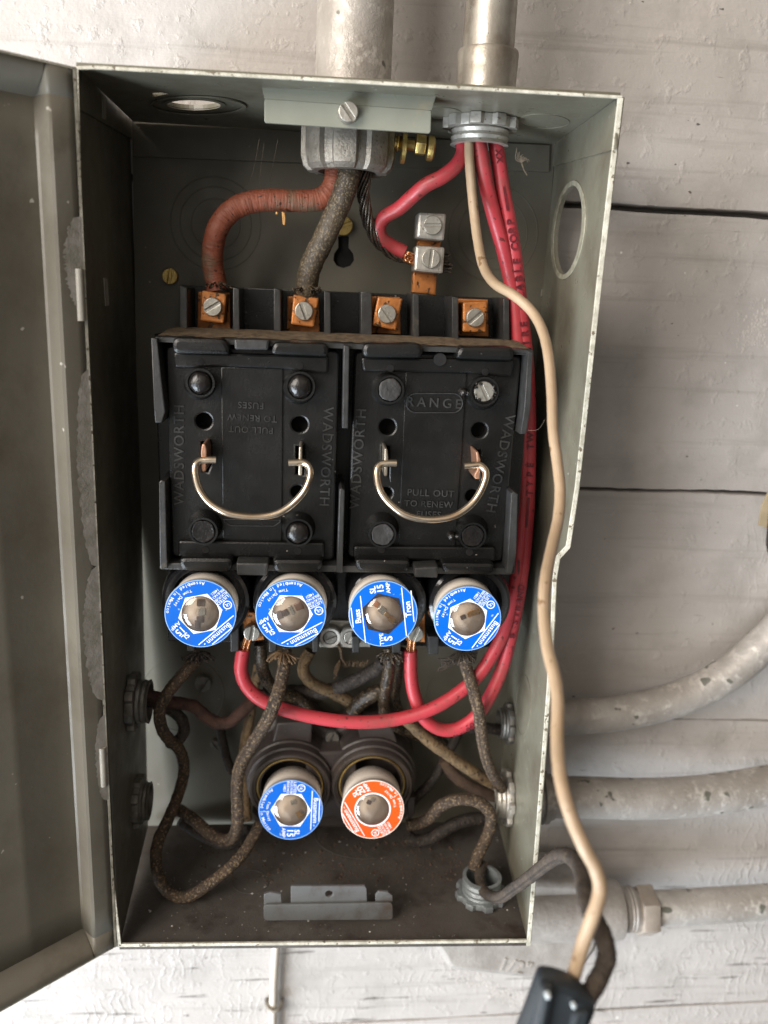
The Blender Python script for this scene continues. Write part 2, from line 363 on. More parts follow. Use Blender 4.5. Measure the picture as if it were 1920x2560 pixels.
class MB:
    def __init__(s): s.v = []; s.f = []; s.uv = []
    def add(s, vs, fs, M=None, uv=None):
        o = len(s.v)
        s.v += [(M @ Vector(x)) if M is not None else Vector(x) for x in vs]
        s.f += [tuple(i + o for i in f) for f in fs]
        s.uv += list(uv) if uv else [(x[0] * U, x[2] * U if len(x) > 2 else 0) for x in vs]
        return s
    def poly(s, polys, yf, th, bevel=0.3):           # outline in x,z at front depth yf
        vs, fs = fill2d(polys, th, bevel)
        return s.add([(a, yf + th / 2 - c, b) for a, b, c in vs], fs)
    def trace(s, pts, yf, th, bevel=.3, rnd=0, holes=()):   # outline in photo coordinates laid on the plane y = yf
        P = [(D(u, v, yf).x, D(u, v, yf).z) for u, v in pts]
        if rnd: P = round_poly(P, rnd)
        H = []
        for h in holes:
            if len(h) == 3:
                c = D(h[0], h[1], yf); H.append(circ(c.x, c.z, RR(h[0], h[1], yf, h[2]), 24))
            else: H.append([(D(u, v, yf).x, D(u, v, yf).z) for u, v in h])
        return s.poly([P] + H, yf, th, bevel)
    def plate(s, polys, M, th, bevel=0.0):
        vs, fs = fill2d(polys, th, bevel); return s.add(vs, fs, M)
    def lathe(s, prof, M, n=40, lob=None, cap=True):           # prof: (radius, height) along local Z
        vs = []; fs = []
        for r, z in prof:
            for i in range(n):
                a = 2 * math.pi * i / n; q = r * (1 + (lob(a, z) if lob else 0))
                vs.append((q * math.cos(a), q * math.sin(a), z))
        for j in range(len(prof) - 1):
            for i in range(n):
                k = (i + 1) % n
                fs.append((j * n + i, j * n + k, (j + 1) * n + k, (j + 1) * n + i))
        if cap and prof[0][0] > 1e-6: fs.append(tuple(range(n))[::-1])
        if cap and prof[-1][0] > 1e-6: fs.append(tuple((len(prof) - 1) * n + i for i in range(n)))
        return s.add(vs, fs, M)
    def ring(s, prof, M, n=40, lob=None):            # closed profile loop (hollow)
        vs = []; fs = []; P = len(prof)
        for r, z in prof:
            for i in range(n):
                a = 2 * math.pi * i / n; q = r * (1 + (lob(a, z, r) if lob else 0))
                vs.append((q * math.cos(a), q * math.sin(a), z))
        for j in range(P):
            jj = (j + 1) % P
            for i in range(n):
                k = (i + 1) % n
                fs.append((j * n + i, j * n + k, jj * n + k, jj * n + i))
        return s.add(vs, fs, M)
    def tube(s, path, rad, n=14, caps=True, wob=0.0, sub=6, flat=1.0, fuzz=0):
        P = catmull(path, sub)
        R = [rad] * len(P) if isinstance(rad, (int, float)) else [lerp_list(rad, i / (len(P) - 1)) for i in range(len(P))]
        T = []
        for i in range(len(P)):
            d = P[min(i + 1, len(P) - 1)] - P[max(i - 1, 0)]
            T.append(d.normalized())
        nrm = T[0].orthogonal().normalized()
        vs = []; uv = []; fs = []; Ln = 0
        rs = random.Random(int(P[0].x * 100) + len(P))
        ph = [rs.uniform(0, 6.28) for _ in range(6)]
        for i, (p, t) in enumerate(zip(P, T)):
            if i: Ln += (p - P[i - 1]).length
            nrm = (nrm - t * nrm.dot(t)).normalized(); bn = t.cross(nrm)
            for k in range(n):
                a = 2 * math.pi * k / n
                r = R[i] * (1 + wob * (math.sin(Ln * .9 + ph[0] + 2 * a) * .5 + math.sin(Ln * 2.3 + ph[1] + a) * .35 + rs.uniform(-.4, .4)))
                vs.append(p + nrm * math.cos(a) * r + bn * math.sin(a) * r * flat)
                uv.append((Ln * U, k / n))
        for i in range(len(P) - 1):
            for k in range(n):
                kk = (k + 1) % n
                fs.append((i * n + k, i * n + kk, (i + 1) * n + kk, (i + 1) * n + k))
        if caps:
            fs.append(tuple(range(n))[::-1]); fs.append(tuple((len(P) - 1) * n + k for k in range(n)))
        if fuzz:                                     # loose threads standing off the braid
            for _ in range(int(Ln * fuzz)):
                i = rs.randrange(1, len(P) - 1); k = rs.randrange(n); q = vs[i * n + k]; o_ = (q - P[i]).normalized()
                q = q + (P[i + 1] - P[i]) * rs.random() - o_ * .15
                d_ = (o_ + T[i] * rs.uniform(-1.6, 1.6) + T[i].cross(o_) * rs.uniform(-1, 1)).normalized()
                l_ = rs.uniform(.5, 1.5); w_ = d_.cross(o_ + Vector((.01, .02, .03))).normalized() * rs.uniform(.05, .13)
                j = len(vs); vs += [q - w_, q + w_, q + d_ * l_]; uv += [uv[i * n + k]] * 3; fs.append((j, j + 1, j + 2))
        return s.add(vs, fs, None, uv)
    def box(s, a, b):
        (x0, y0, z0), (x1, y1, z1) = a, b
        vs = [(x0, y0, z0), (x1, y0, z0), (x1, y1, z0), (x0, y1, z0), (x0, y0, z1), (x1, y0, z1), (x1, y1, z1), (x0, y1, z1)]
        return s.add(vs, [(0, 3, 2, 1), (4, 5, 6, 7), (0, 1, 5, 4), (1, 2, 6, 5), (2, 3, 7, 6), (3, 0, 4, 7)])
    def build(s, name, m, parent=None, angle=35, smooth=True):
        me = bpy.data.meshes.new(name)
        L = LOC.get(parent.name, Vector()) if parent else sum(s.v, Vector()) / max(1, len(s.v))
        me.from_pydata([(v - L) * U for v in s.v], [], s.f)
        uvl = me.uv_layers.new(name='UVMap')
        for lp in me.loops: uvl.data[lp.index].uv = s.uv[lp.vertex_index]
        if isinstance(m, (list, tuple)):
            for q in m: me.materials.append(q)
        else: me.materials.append(m)
        me.validate()
        bm = bmesh.new(); bm.from_mesh(me); bmesh.ops.recalc_face_normals(bm, faces=bm.faces); bm.to_mesh(me); bm.free()
        if smooth:
            for p in me.polygons: p.use_smooth = True
            me.set_sharp_from_angle(angle=math.radians(angle))
        o = bpy.data.objects.new(name, me); COL.objects.link(o)
        if parent: o.parent = parent
        else: o.location = L * U
        LOC[o.name] = L
        return o
LOC = {}
def catmull(path, sub=6):
    P = [Vector(p) for p in path]
    if len(P) < 3 or sub <= 1: return P
    E = [P[0] * 2 - P[1]] + P + [P[-1] * 2 - P[-2]]
    out = []
    for i in range(1, len(E) - 2):
        a, b, c, d = E[i - 1], E[i], E[i + 1], E[i + 2]
        for j in range(sub):
            t = j / sub
            out.append(.5 * ((2 * b) + (c - a) * t + (2 * a - 5 * b + 4 * c - d) * t * t + (3 * b - a - 3 * c + d) * t ** 3))
    out.append(P[-1]); return out
def lerp_list(L, t):
    x = t * (len(L) - 1); i = min(int(x), len(L) - 2); f = x - i
    return L[i] * (1 - f) + L[i + 1] * f

def tag(o, label=None, cat=None, group=None, kind=None):
    if label: o['label'] = label
    if cat: o['category'] = cat
    if group: o['group'] = group
    if kind: o['kind'] = kind
    return o
def thing(name, label, cat, loc, group=None):
    o = bpy.data.objects.new(name, None); COL.objects.link(o); o.empty_display_size = .01
    loc = Vector(loc); o.location = loc * U; LOC[o.name] = loc
    return tag(o, label, cat, group)
def frontM(p, ang=0.0):                              # local x/y in the wall plane, +z towards the room
    M = FRONT @ Matrix.Rotation(ang, 4, 'Z'); M = M.copy(); M.translation = Vector(p); return M
def lettering(mb, s, u, v, y, px, ang=0, ext=.3, bold=0, spacing=1.0, name=None):
    vs, fs = text2d(s, RR(u, v, y, px), ext, bold, spacing)
    return mb.add(vs, fs, frontM(D(u, v, y), math.radians(ang)))
def screw(parent, p, r, ang, m, axis=(0, -1, 0), h=.9, name='screw', slotw=.17):
    mb = MB(); M = dirmat(Vector(p), axis)
    mb.lathe([(r, -1.2), (r, h * .35), (r * .97, h * .5), (0, h * .5)], M, 28)
    for sgn in (1, -1):
        a0 = math.asin(slotw); pts = []
        for i in range(13):
            a = a0 + (math.pi - 2 * a0) * i / 12
            pts.append((r * .96 * math.cos(a), sgn * r * .96 * math.sin(a)))
        if sgn < 0: pts = pts[::-1]
        mb.plate([pts], M @ Matrix.Translation((0, 0, h * .5 + h * .25)) @ Matrix.Rotation(0, 4, 'Z'), h * .5, h * .12)
    # turn about the axis
    R = M @ Matrix.Rotation(math.radians(ang), 4, 'Z') @ M.inverted()
    mb.v = [R @ v for v in mb.v]
    return mb.build(name, m, parent)

class Frame:                                         # a plane through three points, traced in photo coordinates
    def __init__(s, a, b, c):
        a, b, c = Vector(a), Vector(b), Vector(c)
        s.x = (b - a).normalized(); s.n = (b - a).cross(c - a).normalized(); s.y = s.n.cross(s.x); s.o = a
        s.M = Matrix((s.x, s.y, s.n)).transposed().to_4x4(); s.M.translation = a
    def hit(s, u, v):
        d = ray(u, v); t = (s.o - CLOC).dot(s.n) / d.dot(s.n); return CLOC + d * t
    def p2(s, u, v):
        q = s.hit(u, v) - s.o; return (q.dot(s.x), q.dot(s.y))
    def side(s):                                     # +1 when the normal points at the camera
        return 1 if (CLOC - s.o).dot(s.n) > 0 else -1
    def slab(s, mb, pts, th, holes=(), lift=0.0, bevel=0.0, rnd=0):   # front surface at the plane + lift, body behind it
        k = s.side(); P = [s.p2(*p) for p in pts]
        if rnd: P = round_poly(P, rnd)
        mb.plate([P] + [[s.p2(*p) for p in h] for h in holes], s.M @ Matrix.Translation((0, 0, k * (lift - th / 2))), th, bevel)
        return mb
def ell(u, v, ru, rv, n=36, tilt=0):
    t = math.radians(tilt); o = []
    for i in range(n):
        a = 2 * math.pi * i / n; x = ru * math.cos(a); y = rv * math.sin(a)
        o.append((u + x * math.cos(t) - y * math.sin(t), v + x * math.sin(t) + y * math.cos(t)))
    return o

# ================================================================ THE WALL
YW = 5.0
mb = MB()
def wl(u0, v0, u1, v1):
    a, b = D(u0, v0, YW), D(u1, v1, YW); m = (b.z - a.z) / (b.x - a.x)
    return lambda x: a.z + m * (x - a.x)
lines = [(wl(1215, 440, 1659, 467), 1.7), (wl(1245, 1056, 1659, 1066), 1.0), (wl(1440, 1553, 1659, 1557), .55), (wl(1000, 2197, 1659, 2163), .6)]
XS = [-900 + 5 * i for i in range(361)]
rg = random.Random(3)
def edge(fn, off, jit): return [(x, fn(x) + off + (rg.uniform(-jit, jit) + .35 * math.sin(x * .07 + off * 9) * math.sin(x * .021))) for x in XS]
tops = [None] + lines; bots = lines + [None]
for t_, b_ in zip(tops, bots):
    up = edge(t_[0], -t_[1], .22) if t_ else [(-900, 900), (900, 900)]
    dn = edge(b_[0], b_[1], .22) if b_ else [(-900, -900), (900, -900)]
    mb.poly([dn + up[::-1]], YW, 18, .35)
mb.box((-900, YW + 20, -900), (900, YW + 26, 900))
wall = mb.build('wall', wall_m, angle=40); tag(wall, 'wall of wide horizontal boards thickly painted pale grey', kind='structure')
del wall['label']
# gap backing is in permanent shade; roller ridges of paint beside the conduit paint edge
def blobs(name, strip, count, rmin, rmax, y, m, label, cat, jit):
    mb = MB(); r_ = random.Random(5)
    for _ in range(count):
        t = r_.random(); i = t * (len(strip) - 1); k = min(int(i), len(strip) - 2); f = i - k
        u = strip[k][0] * (1 - f) + strip[k + 1][0] * f + r_.gauss(0, jit); v = strip[k][1] * (1 - f) + strip[k + 1][1] * f + r_.gauss(0, jit * .6)
        p = D(u, v, y); r = r_.uniform(rmin, rmax)
        n = 7
        vs = [(p.x + r * math.cos(6.283 * q / n) * r_.uniform(.6, 1.2), p.y, p.z + 1.5 * r * math.sin(6.283 * q / n) * r_.uniform(.6, 1.2)) for q in range(n)] + [(p.x, p.y - r * .45, p.z)]
        mb.add(vs, [(q, (q + 1) % n, n) for q in range(n)])
    return tag(mb.build(name, m, angle=60), label, cat, kind='stuff')
paint_lump = mat('thick_wall_paint', (.50, .46, .43), (.44, .40, .37), 60, .35, .05)
blobs('paint_ridge', [(965, 2060), (1010, 2100), (1090, 2150), (1180, 2190), (1300, 2235)], 420, .35, .95, YW, paint_lump,
      'rough crust of thick grey paint drips on the boards below the conduit body', 'paint crust', 14)
blobs('paint_ridge', [(1612, 745), (1640, 705), (1680, 660)], 150, .3, .9, YW, paint_lump,
      'shiny blistered paint crust on the boards at the far right edge', 'paint crust', 15)

# ================================================================ THE FUSE BOX
box = thing('fuse_box', 'old grey-green sheet metal fuse box with its door standing open', 'fuse box', (0, 0, -190))
FT, FB = -95.0, -95.0
fTL, fTR, fBR, fBL = (165, 145), (1340, 210), (1140, 2037), (258, 2045)
bTL, bTR, bBR, bBL = (288, 263), (1192, 314), (1074, 1767), (320, 1784)
def mid(a, b): return (D(*a, 0) + D(*b, 0)) / 2
Ftop = Frame(D(*fTL, -95), D(*fTR, -95), mid(bTL, bTR))
Fbot = Frame(D(*fBL, -95), D(*fBR, -95), mid(bBL, bBR))
Flef = Frame(D(*fTL, -95), D(*fBL, -95), mid(bTL, bBL))
Frig = Frame(D(*fTR, -95), D(*fBR, -95), mid(bTR, bBR))
# back panel
b = MB()
keyhole = [(730, 510), (731, 535), (722, 548), (720, 562), (727, 574), (742, 579), (757, 574), (765, 562), (763, 548), (753, 535), (754, 510)]
b.trace([(285, 255), (1200, 306), (1085, 1790), (312, 1805)], 0, 1.5, 0, holes=[keyhole])
back_panel = b.build('back_panel', paint_shaded, box)
b = MB()
b.trace([(290, 266), (1188, 314), (1186, 372), (288, 338)], -1.3, 1.2, .15)
b.build('back_flange', paint_shaded, box)
b = MB(); b.trace([(716, 500), (770, 500), (770, 585), (716, 585)], 3.2, 1, 0); b.build('keyhole_shade', hole_shade_m, back_panel)  # added black sheet stands for the shade behind the keyhole
KR = []
for (u, v), rs_ in (((466, 484), (52, 76, 96)), ((1065, 505), (50, 75, 98)), ((395, 1500), (88,)), ((1000, 1500), (80,))):
    c = D(u, v, 0)
    for q in rs_:
        r = RR(u, v, 0, q)
        MB().ring([(r - .35, -.02), (r - .15, .16), (r + .15, .16), (r + .35, -.02)], frontM((c.x, 0, c.z)), 60).build('knockout', paint_shaded, back_panel)
# side walls with their holes
b = MB()
Ftop.slab(b, [fTL, fTR, bTR, bTL], 1.6, holes=[ell(419, 224, 58, 11, tilt=1), [(323, 206), (330, 201), (348, 200), (366, 203), (352, 205), (338, 208), (328, 210)]])
top_panel = b.build('top_panel', paint, box, smooth=False)
b = MB()
Ftop.slab(b, ell(428, 226, 104, 21, tilt=1), .5, holes=[ell(426, 225, 97, 19, tilt=1)], lift=.9)
b.build('knockout', paint, top_panel); b = MB()
Ftop.slab(b, ell(419, 224, 68, 13.5, tilt=1), .4, holes=[ell(419, 224, 58, 11, tilt=1)], lift=.6)
b.build('knockout', paint, top_panel); b = MB()
Ftop.slab(b, ell(1175, 262, 56, 16, tilt=2), .25, holes=[ell(1175, 262, 53.5, 14.5, tilt=2)], lift=.25)
b.build('knockout', paint, top_panel); b = MB()
Ftop.slab(b, ell(950, 243, 48, 13, tilt=2), .25, holes=[ell(950, 243, 45.5, 11.7, tilt=2)], lift=.25)
b.build('knockout', paint, top_panel)
b = MB()
Fbot.slab(b, [fBL, fBR, bBR, bBL], 1.6)
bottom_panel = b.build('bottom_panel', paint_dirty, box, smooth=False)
b = MB()
for e, w in ((ell(790, 1800, 112, 56), 2.2), (ell(540, 1905, 40, 26), 2)):
    Fbot.slab(b, e, .3, holes=[[(x * (1 - .03) + .03 * sum(q[0] for q in e) / len(e), y * .965 + .035 * sum(q[1] for q in e) / len(e)) for x, y in e]], lift=.25); b.build('knockout', paint_dirty, bottom_panel); b = MB()
b = MB()
Flef.slab(b, [fTL, fBL, bBL, bTL], 1.6)
left_panel = b.build('side_panel', paint_shaded, box, smooth=False)
b = MB()
right_edge = [(1340, 210), (1290, 625), (1245, 1050), (1225, 1182), (1203, 1205), (1196, 1250), (1193, 1330), (1183, 1500), (1160, 1800), (1140, 2037)]
Frig.slab(b, right_edge + [bBR, bTR], 1.6, holes=[ell(1229, 497, 29, 96, tilt=7)])
right_panel = b.build('side_panel', paint, box, smooth=False)
b = MB()
Frig.slab(b, ell(1229, 497, 35, 108, tilt=7), .5, holes=[ell(1228, 497, 29, 97, tilt=7)], lift=.5, bevel=.15)
b.build('knockout', MATS.get('bare_torn_edge') or mat('bare_torn_edge', (.50, .48, .38), (.30, .29, .22), 300, .4, .1, .3, bump=.5), right_panel); b = MB()
Frig.slab(b, ell(1130, 1524, 17, 66, tilt=2), .25, holes=[ell(1130, 1524, 15.5, 63, tilt=2)], lift=.25)
b.build('knockout', paint, right_panel)
b = MB()                                             # folded flange of the lid panel and back flange weld strip
Frig.slab(b, [(1334, 216), (1334, 322), (1195, 360), (1195, 316)], .9, lift=.9, bevel=.15); b.build('fold', paint, right_panel, smooth=False); b = MB()
Frig.slab(b, [(1164, 372), (1184, 372), (1172, 640), (1150, 690), (1146, 690)], .9, lift=.8, bevel=.15)
b.build('fold', paint, right_panel, smooth=False)
b = MB()
Flef.slab(b, [(172, 152), (280, 262), (282, 300), (172, 238)], .9, lift=.9)
b.build('fold', paint_shaded, left_panel, smooth=False)
# chipped bright rim (raw sheet edge)
b = MB()
b.trace([(158, 143), (200, 141), (700, 168), (1345, 206), (1343, 213), (700, 176), (200, 149), (158, 150)], -96.4, 1.2, .2)
b.trace([(1336, 208), (1347, 212), (1299, 625), (1252, 1050), (1232, 1184), (1210, 1208), (1203, 1250), (1199, 1332), (1189, 1502), (1166, 1800), (1146, 2044), (1138, 2044),
         (1158, 1800), (1181, 1500), (1191, 1330), (1194, 1250), (1201, 1203), (1223, 1180), (1243, 1050), (1288, 625)], -96.4, 1.2, .2)
b.trace([(256, 2040), (1140, 2031), (1140, 2037), (256, 2046)], -96.4, 1.2, .2)
b.trace([(163, 150), (169, 150), (176, 430), (196, 1100), (219, 1500), (240, 1850), (262, 2044), (255, 2044), (233, 1850), (212, 1500), (189, 1100), (168, 430)], -96.4, 1.2, .2)
b.build('rim', chip, box)
# top bracket
br = thing('bracket', 'grey-green angle bracket with a slotted screw, under the top of the box', 'bracket', D(750, 250, -80))
b = MB(); b.trace([(571, 213), (932, 238), (930, 288), (571, 265)], -81, 1.6, .25, rnd=1)
a0, a1 = D(571, 213, -81), D(932, 238, -81)
z0, z1 = Ftop.hit(566, 189), Ftop.hit(941, 209)
up = Vector((0, 1.6, 0))
b.add([a0, a1, z1, z0, a0 + up, a1 + up, z1 + up, z0 + up], [(0, 1, 2, 3), (4, 7, 6, 5), (0, 4, 5, 1), (1, 5, 6, 2), (2, 6, 7, 3), (3, 7, 4, 0)])
b.build('plate', bracket_m, br)
screw(br, D(752, 244, -82.5), RR(752, 244, -82, 22), -52, steel, h=3)
# bottom bracket (door catch)
lb = thing('bracket', 'dark grey notched catch bracket standing on the dusty floor of the box', 'bracket', D(710, 1975, -80))
b = MB()
b.trace([(570, 1960), (570, 1932), (584, 1928), (607, 1932), (609, 1958), (628, 1958), (628, 1915), (788, 1914), (792, 1920), (793, 1952), (811, 1952), (811, 1934), (818, 1926), (838, 1927), (848, 1935), (849, 1985), (572, 1988)],
        -80, 1.5, .3, holes=[(711, 1931, 8)])
b.trace([(569, 1955), (848, 1950), (849, 1987), (570, 1989)], -81.4, 1.3, .3, rnd=2)
b.build('plate', bracket_low, lb)

# door -------------------------------------------------------------
al = math.radians(42)
hT, hB = D(161, 146, -96), D(250, 2042, -96)
dd = Vector((-math.cos(al), -math.sin(al), 0)); dn = Vector((-math.sin(al), math.cos(al), 0))   # dn: away from the room
def dq(w, t, rec):                                   # w along the door, t 0 top .. 1 bottom, rec recess
    return hT.lerp(hB, t) + dd * w + dn * rec
b = MB()
WD = 150
def quadstrip(mb, loops):
    vs = []; fs = []
    n = len(loops[0])
    for l in loops: vs += l
    for j in range(len(loops) - 1):
        for i in range(n - 1):
            fs.append((j * n + i, j * n + i + 1, (j + 1) * n + i + 1, (j + 1) * n + i))
    mb.add(vs, fs)
prof = [(0, 0), (4, -.3), (9.5, 0), (10.2, .5), (10.4, 3), (10.6, 8), (11.6, 9.2), (34, 9.2), (35.5, 8.95), (37, 9.2), (60, 9.2), (WD, 9.2)]
rows = [(0, 0), (.004, .0)] 
ts = [.028 + (.972 - .028) * i / 24 for i in range(25)]
quadstrip(b, [[dq(w, t, r) for w, r in prof] for t in [0.006] + ts + [.994]][1:-1])
# strip ends and top / bottom trays
for t0, t1 in ((0.0, .028), (1.0, .972)):
    quadstrip(b, [[dq(w, t0, -.2) for w, r in prof], [dq(w, t0 * .7 + t1 * .3, min(r, 1.5)) for w, r in prof], [dq(w, t1, r) for w, r in prof]])
door = b.build('door', paint_door, box, angle=30)
md = door.modifiers.new('thickness', 'SOLIDIFY'); md.thickness = 1.2 * U; md.offset = 0
b = MB()
e = .95
quadstrip(b, [[dq(0, t, -e), dq(1.2, t, -e)] for t in [i / 40 for i in range(41)]])
quadstrip(b, [[dq(0, t, -e), dq(0, t, 1)] for t in [i / 40 for i in range(41)]])
quadstrip(b, [[dq(0, t, -e), dq(WD, t, -e)] for t in (0, .0022)])
quadstrip(b, [[dq(0, t, -e), dq(WD, t, -e)] for t in (.9985, 1)])
b.build('door_edge', chip, door, smooth=False)
b = MB()                                             # sloppy wall paint on the hinge side strip
rg = random.Random(11)
def smearpatch(t0, t1, wmax):
    L1 = []; L2 = []; n = 60
    for i in range(n + 1):
        t = t0 + (t1 - t0) * i / n
        k = math.sin(math.pi * i / n) ** .4
        L1.append(dq(.6, t, -.95)); L2.append(dq(1.3 + wmax * k * rg.uniform(.78, 1.0), t + rg.uniform(-.001, .001), -.97))
    vs = L1 + L2; fs = [(i, i + 1, n + 2 + i, n + 1 + i) for i in range(n)]
    b.add(vs, fs)
smearpatch(.135, .225, 7.5); smearpatch(.285, .50, 6.5); smearpatch(.50, .66, 7.5); smearpatch(.68, .79, 5)
b.build('paint_smear', smear, door, smooth=False)
for t0, t1 in ((.185, .236), (.72, .77)):
    b = MB(); b.tube([dq(2.4, t0, -.8), dq(2.4, (t0 + t1) / 2, -.8), dq(2.4, t1, -.8)], 1.6, 14)
    b.build('hinge', mat('hinge_paint', (.32, .295, .25), (.24, .22, .185), 80, .45, .1, bump=.3), door)
# slots and screws on the inner walls
b = MB()
Flef.slab(b, [(222, 600), (229, 602), (233, 660), (226, 660)], .5, lift=.6)
b.build('slot', smear, left_panel, smooth=False); b = MB()
Flef.slab(b, [(214, 205), (222, 210), (221, 258), (215, 255)], .5, lift=1.4)
b.build('slot', smear, left_panel, smooth=False)
for (u, v, px, ang, m_) in ((368, 597, 17, 80, brass), (741, 488, 21, 20, brass), (466, 1606, 11, -55, zinc_dark), (440, 1475, 18, 60, zinc_dark)):
    p = D(u, v, -1.5)
    tag(screw(None, p, RR(u, v, -1.5, px), ang, m_, h=2.4, name='mounting_screw'),
        {368: 'dull brass screw in the back of the box, left of the orange terminals', 741: 'brass screw head above the dark keyhole in the back of the box',
         466: 'small slotted screw at the lower back, left of the double socket', 440: 'reddish screw head behind the wires below the leftmost top-row fuse'}[u], 'screw', 'screws holding the box to the boards')

# ================================================================ FITTINGS
def locknut(name, p, axis, ri, ro, m, lugs=8, label='', h=2.6, group='conduit locknuts', throat=5, ph=0):
    t = thing(name, label, 'locknut', p, group)
    M = dirmat(Vector(p), axis)
    pts = []
    for i in range(lugs * 8):
        a = 2 * math.pi * i / (lugs * 8) + ph; k = i % 8
        pts.append(((ro if k in (0, 1, 2, 3) else ro * .87) * math.cos(a), (ro if k in (0, 1, 2, 3) else ro * .87) * math.sin(a)))
    MB().plate([pts, circ(0, 0, ri * 1.0, 36)], M @ Matrix.Translation((0, 0, h / 2)), h, .5).build('nut', m, t)
    prof = [(ri * .84, 0), (ri * .84, h + throat)]
    z = h + throat
    for k in range(4):
        prof += [(ri * 1.02, z - .3 - k * (throat + h) / 4), (ri * .96, z - .3 - (k + .5) * (throat + h) / 4)]
    prof += [(ri, 0)]
    MB().ring(prof, M, 36).build('threaded_bushing', m, t)
    return t
def ztop(u, v): return Ftop.hit(u, v)
pr = ztop(1045, 250); pr = Vector((pr.x, -46, pr.z + .0))
rb_ = RR(1045, 285, -46, 62)
locknut('locknut', pr, (0, 0, -1), rb_, rb_ * 1.32, zinc_lt, 9, 'pale zinc locknut under the box top with red and cream wires coming through', h=4.5, throat=6.5)
# main cable clamp
pc = ztop(752, 250); pc = Vector((D(752, 330, -46).x, -46, pc.z))
clamp = thing('cable_clamp', 'large rough cast zinc bushing nut hanging under the top bracket', 'cable clamp', pc)
ro = RR(752, 320, -46, 97)
def lobf(a, z, r):
    if r < ro * .8: return 0
    return .05 * (1 if math.cos(8 * a + .6) > -.55 else -.9)
zt, zb = -2.0, -(pc.z - D(752, 362, -62).z)
MB().ring([(ro * .62, zt), (ro * .95, zt), (ro * 1.0, zt - 3), (ro * 1.0, zb + 6), (ro * .95, zb + 2), (ro * .84, zb), (ro * .66, zb), (ro * .62, zb + 2)],
          Matrix.Translation(pc), 96, lobf).build('bushing_nut', zinc, clamp, angle=28)
MB().lathe([(0, zt - 1), (ro * .62, zt - 1), (ro * .62, zt - 2), (0, zt - 2)], Matrix.Translation(pc), 32).build('throat', hole_shade_m, clamp)  # black disc paints the shade up inside the bushing
# brass bonding screw
pb = D(852, 308, -50)
bs = thing('bonding_screw', 'brass bonding screw with washers beside the zinc bushing nut', 'screw', pb)
M = dirmat(pb, (1, 0, -.08)); px = RR(880, 310, -50, 1)
MB().lathe([(0, 0), (13 * px, 0), (13 * px, 5 * px), (17 * px, 6 * px), (17 * px, 9 * px), (13 * px, 10 * px)] + [(q, z) for k in range(6) for q, z in ((15 * px, (11 + 2 * k) * px), (12 * px, (12 + 2 * k) * px))] + [(12 * px, 44 * px), (0, 44 * px)], M, 24).build('shank', brass, bs)
M2 = dirmat(D(868, 318, -52), (1, 0, -.05))
MB().ring([(10 * px, 0), (33 * px, 0), (33 * px, 8 * px), (10 * px, 8 * px)], M2, 28).build('washer', brass, bs)
MB().plate([circ(0, 0, 22 * px, 6)], dirmat(D(908, 313, -50), (1, 0, -.05)), 22 * px, 2 * px).build('nut', brass, bs)
MB().lathe([(0, 0), (25 * px, 0), (26 * px, 4 * px), (26 * px, 12 * px), (20 * px, 16 * px), (0, 16 * px)], dirmat(D(923, 320, -50), (1, 0, -.05)), 28).build('head', brass, bs)

def pipe(name, pts, px, m, label, group='conduits', rad=None, extra=None):
    P = [D(*p) for p in pts]
    r = rad or RR(*pts[0], px)
    o = MB().tube(P, r, 32).build(name, m, angle=50)
    return tag(o, label, 'conduit', group)
p0 = D(765, 150, -46); tp = thing('conduit', 'fat pale painted conduit rising from the top of the box behind the bracket', 'conduit', p0, 'conduits')
r1 = RR(765, 120, -46, 84)
MB().tube([(p0.x - .5, -40, Ftop.hit(765, 235).z + 1), (p0.x, -38, 215), (p0.x, -36, 330)], r1, 40).build('pipe', conduit_m, tp, angle=50)
p0 = D(1052, 150, -46); tp = thing('conduit', 'thinner bare steel conduit with a crimped coupling on the top of the box', 'conduit', p0, 'conduits')
r2 = RR(1058, 60, -46, 56); r2b = RR(1051, 150, -46, 66)
zc0 = Ftop.hit(1045, 250).z + 1.5; zc1 = D(1055, 92, -46 - r2b).z
xt = D(1060, 20, -46).x; xb = D(1051, 170, -46).x
MB().tube([(xb, -46, zc0), ((xb + xt) / 2, -46, zc1), (xt, -46, 330)], r2, 36).build('pipe', conduit_s, tp, angle=50)
MB().lathe([(r2 * .9, 0), (r2b, 0), (r2b * 1.0, 2), (r2b * .97, (zc1 - zc0) * .5), (r2b, zc1 - zc0 - 1), (r2b * .97, zc1 - zc0), (r2, zc1 - zc0)], Matrix.Translation((xb, -46, zc0)), 40).build('coupling', conduit_s, tp)
for u, v in ((1075, 140), (1005, 150)):
    pd = D(u, v, -46 - r2b * (.93 if u > 1050 else .3)); MB().lathe([(0, .2), (1.1, .1), (1.3, -.6)], dirmat(pd, (.3 if u > 1050 else -.9, -1, 0)), 14).build('crimp_dimple', steel, tp)
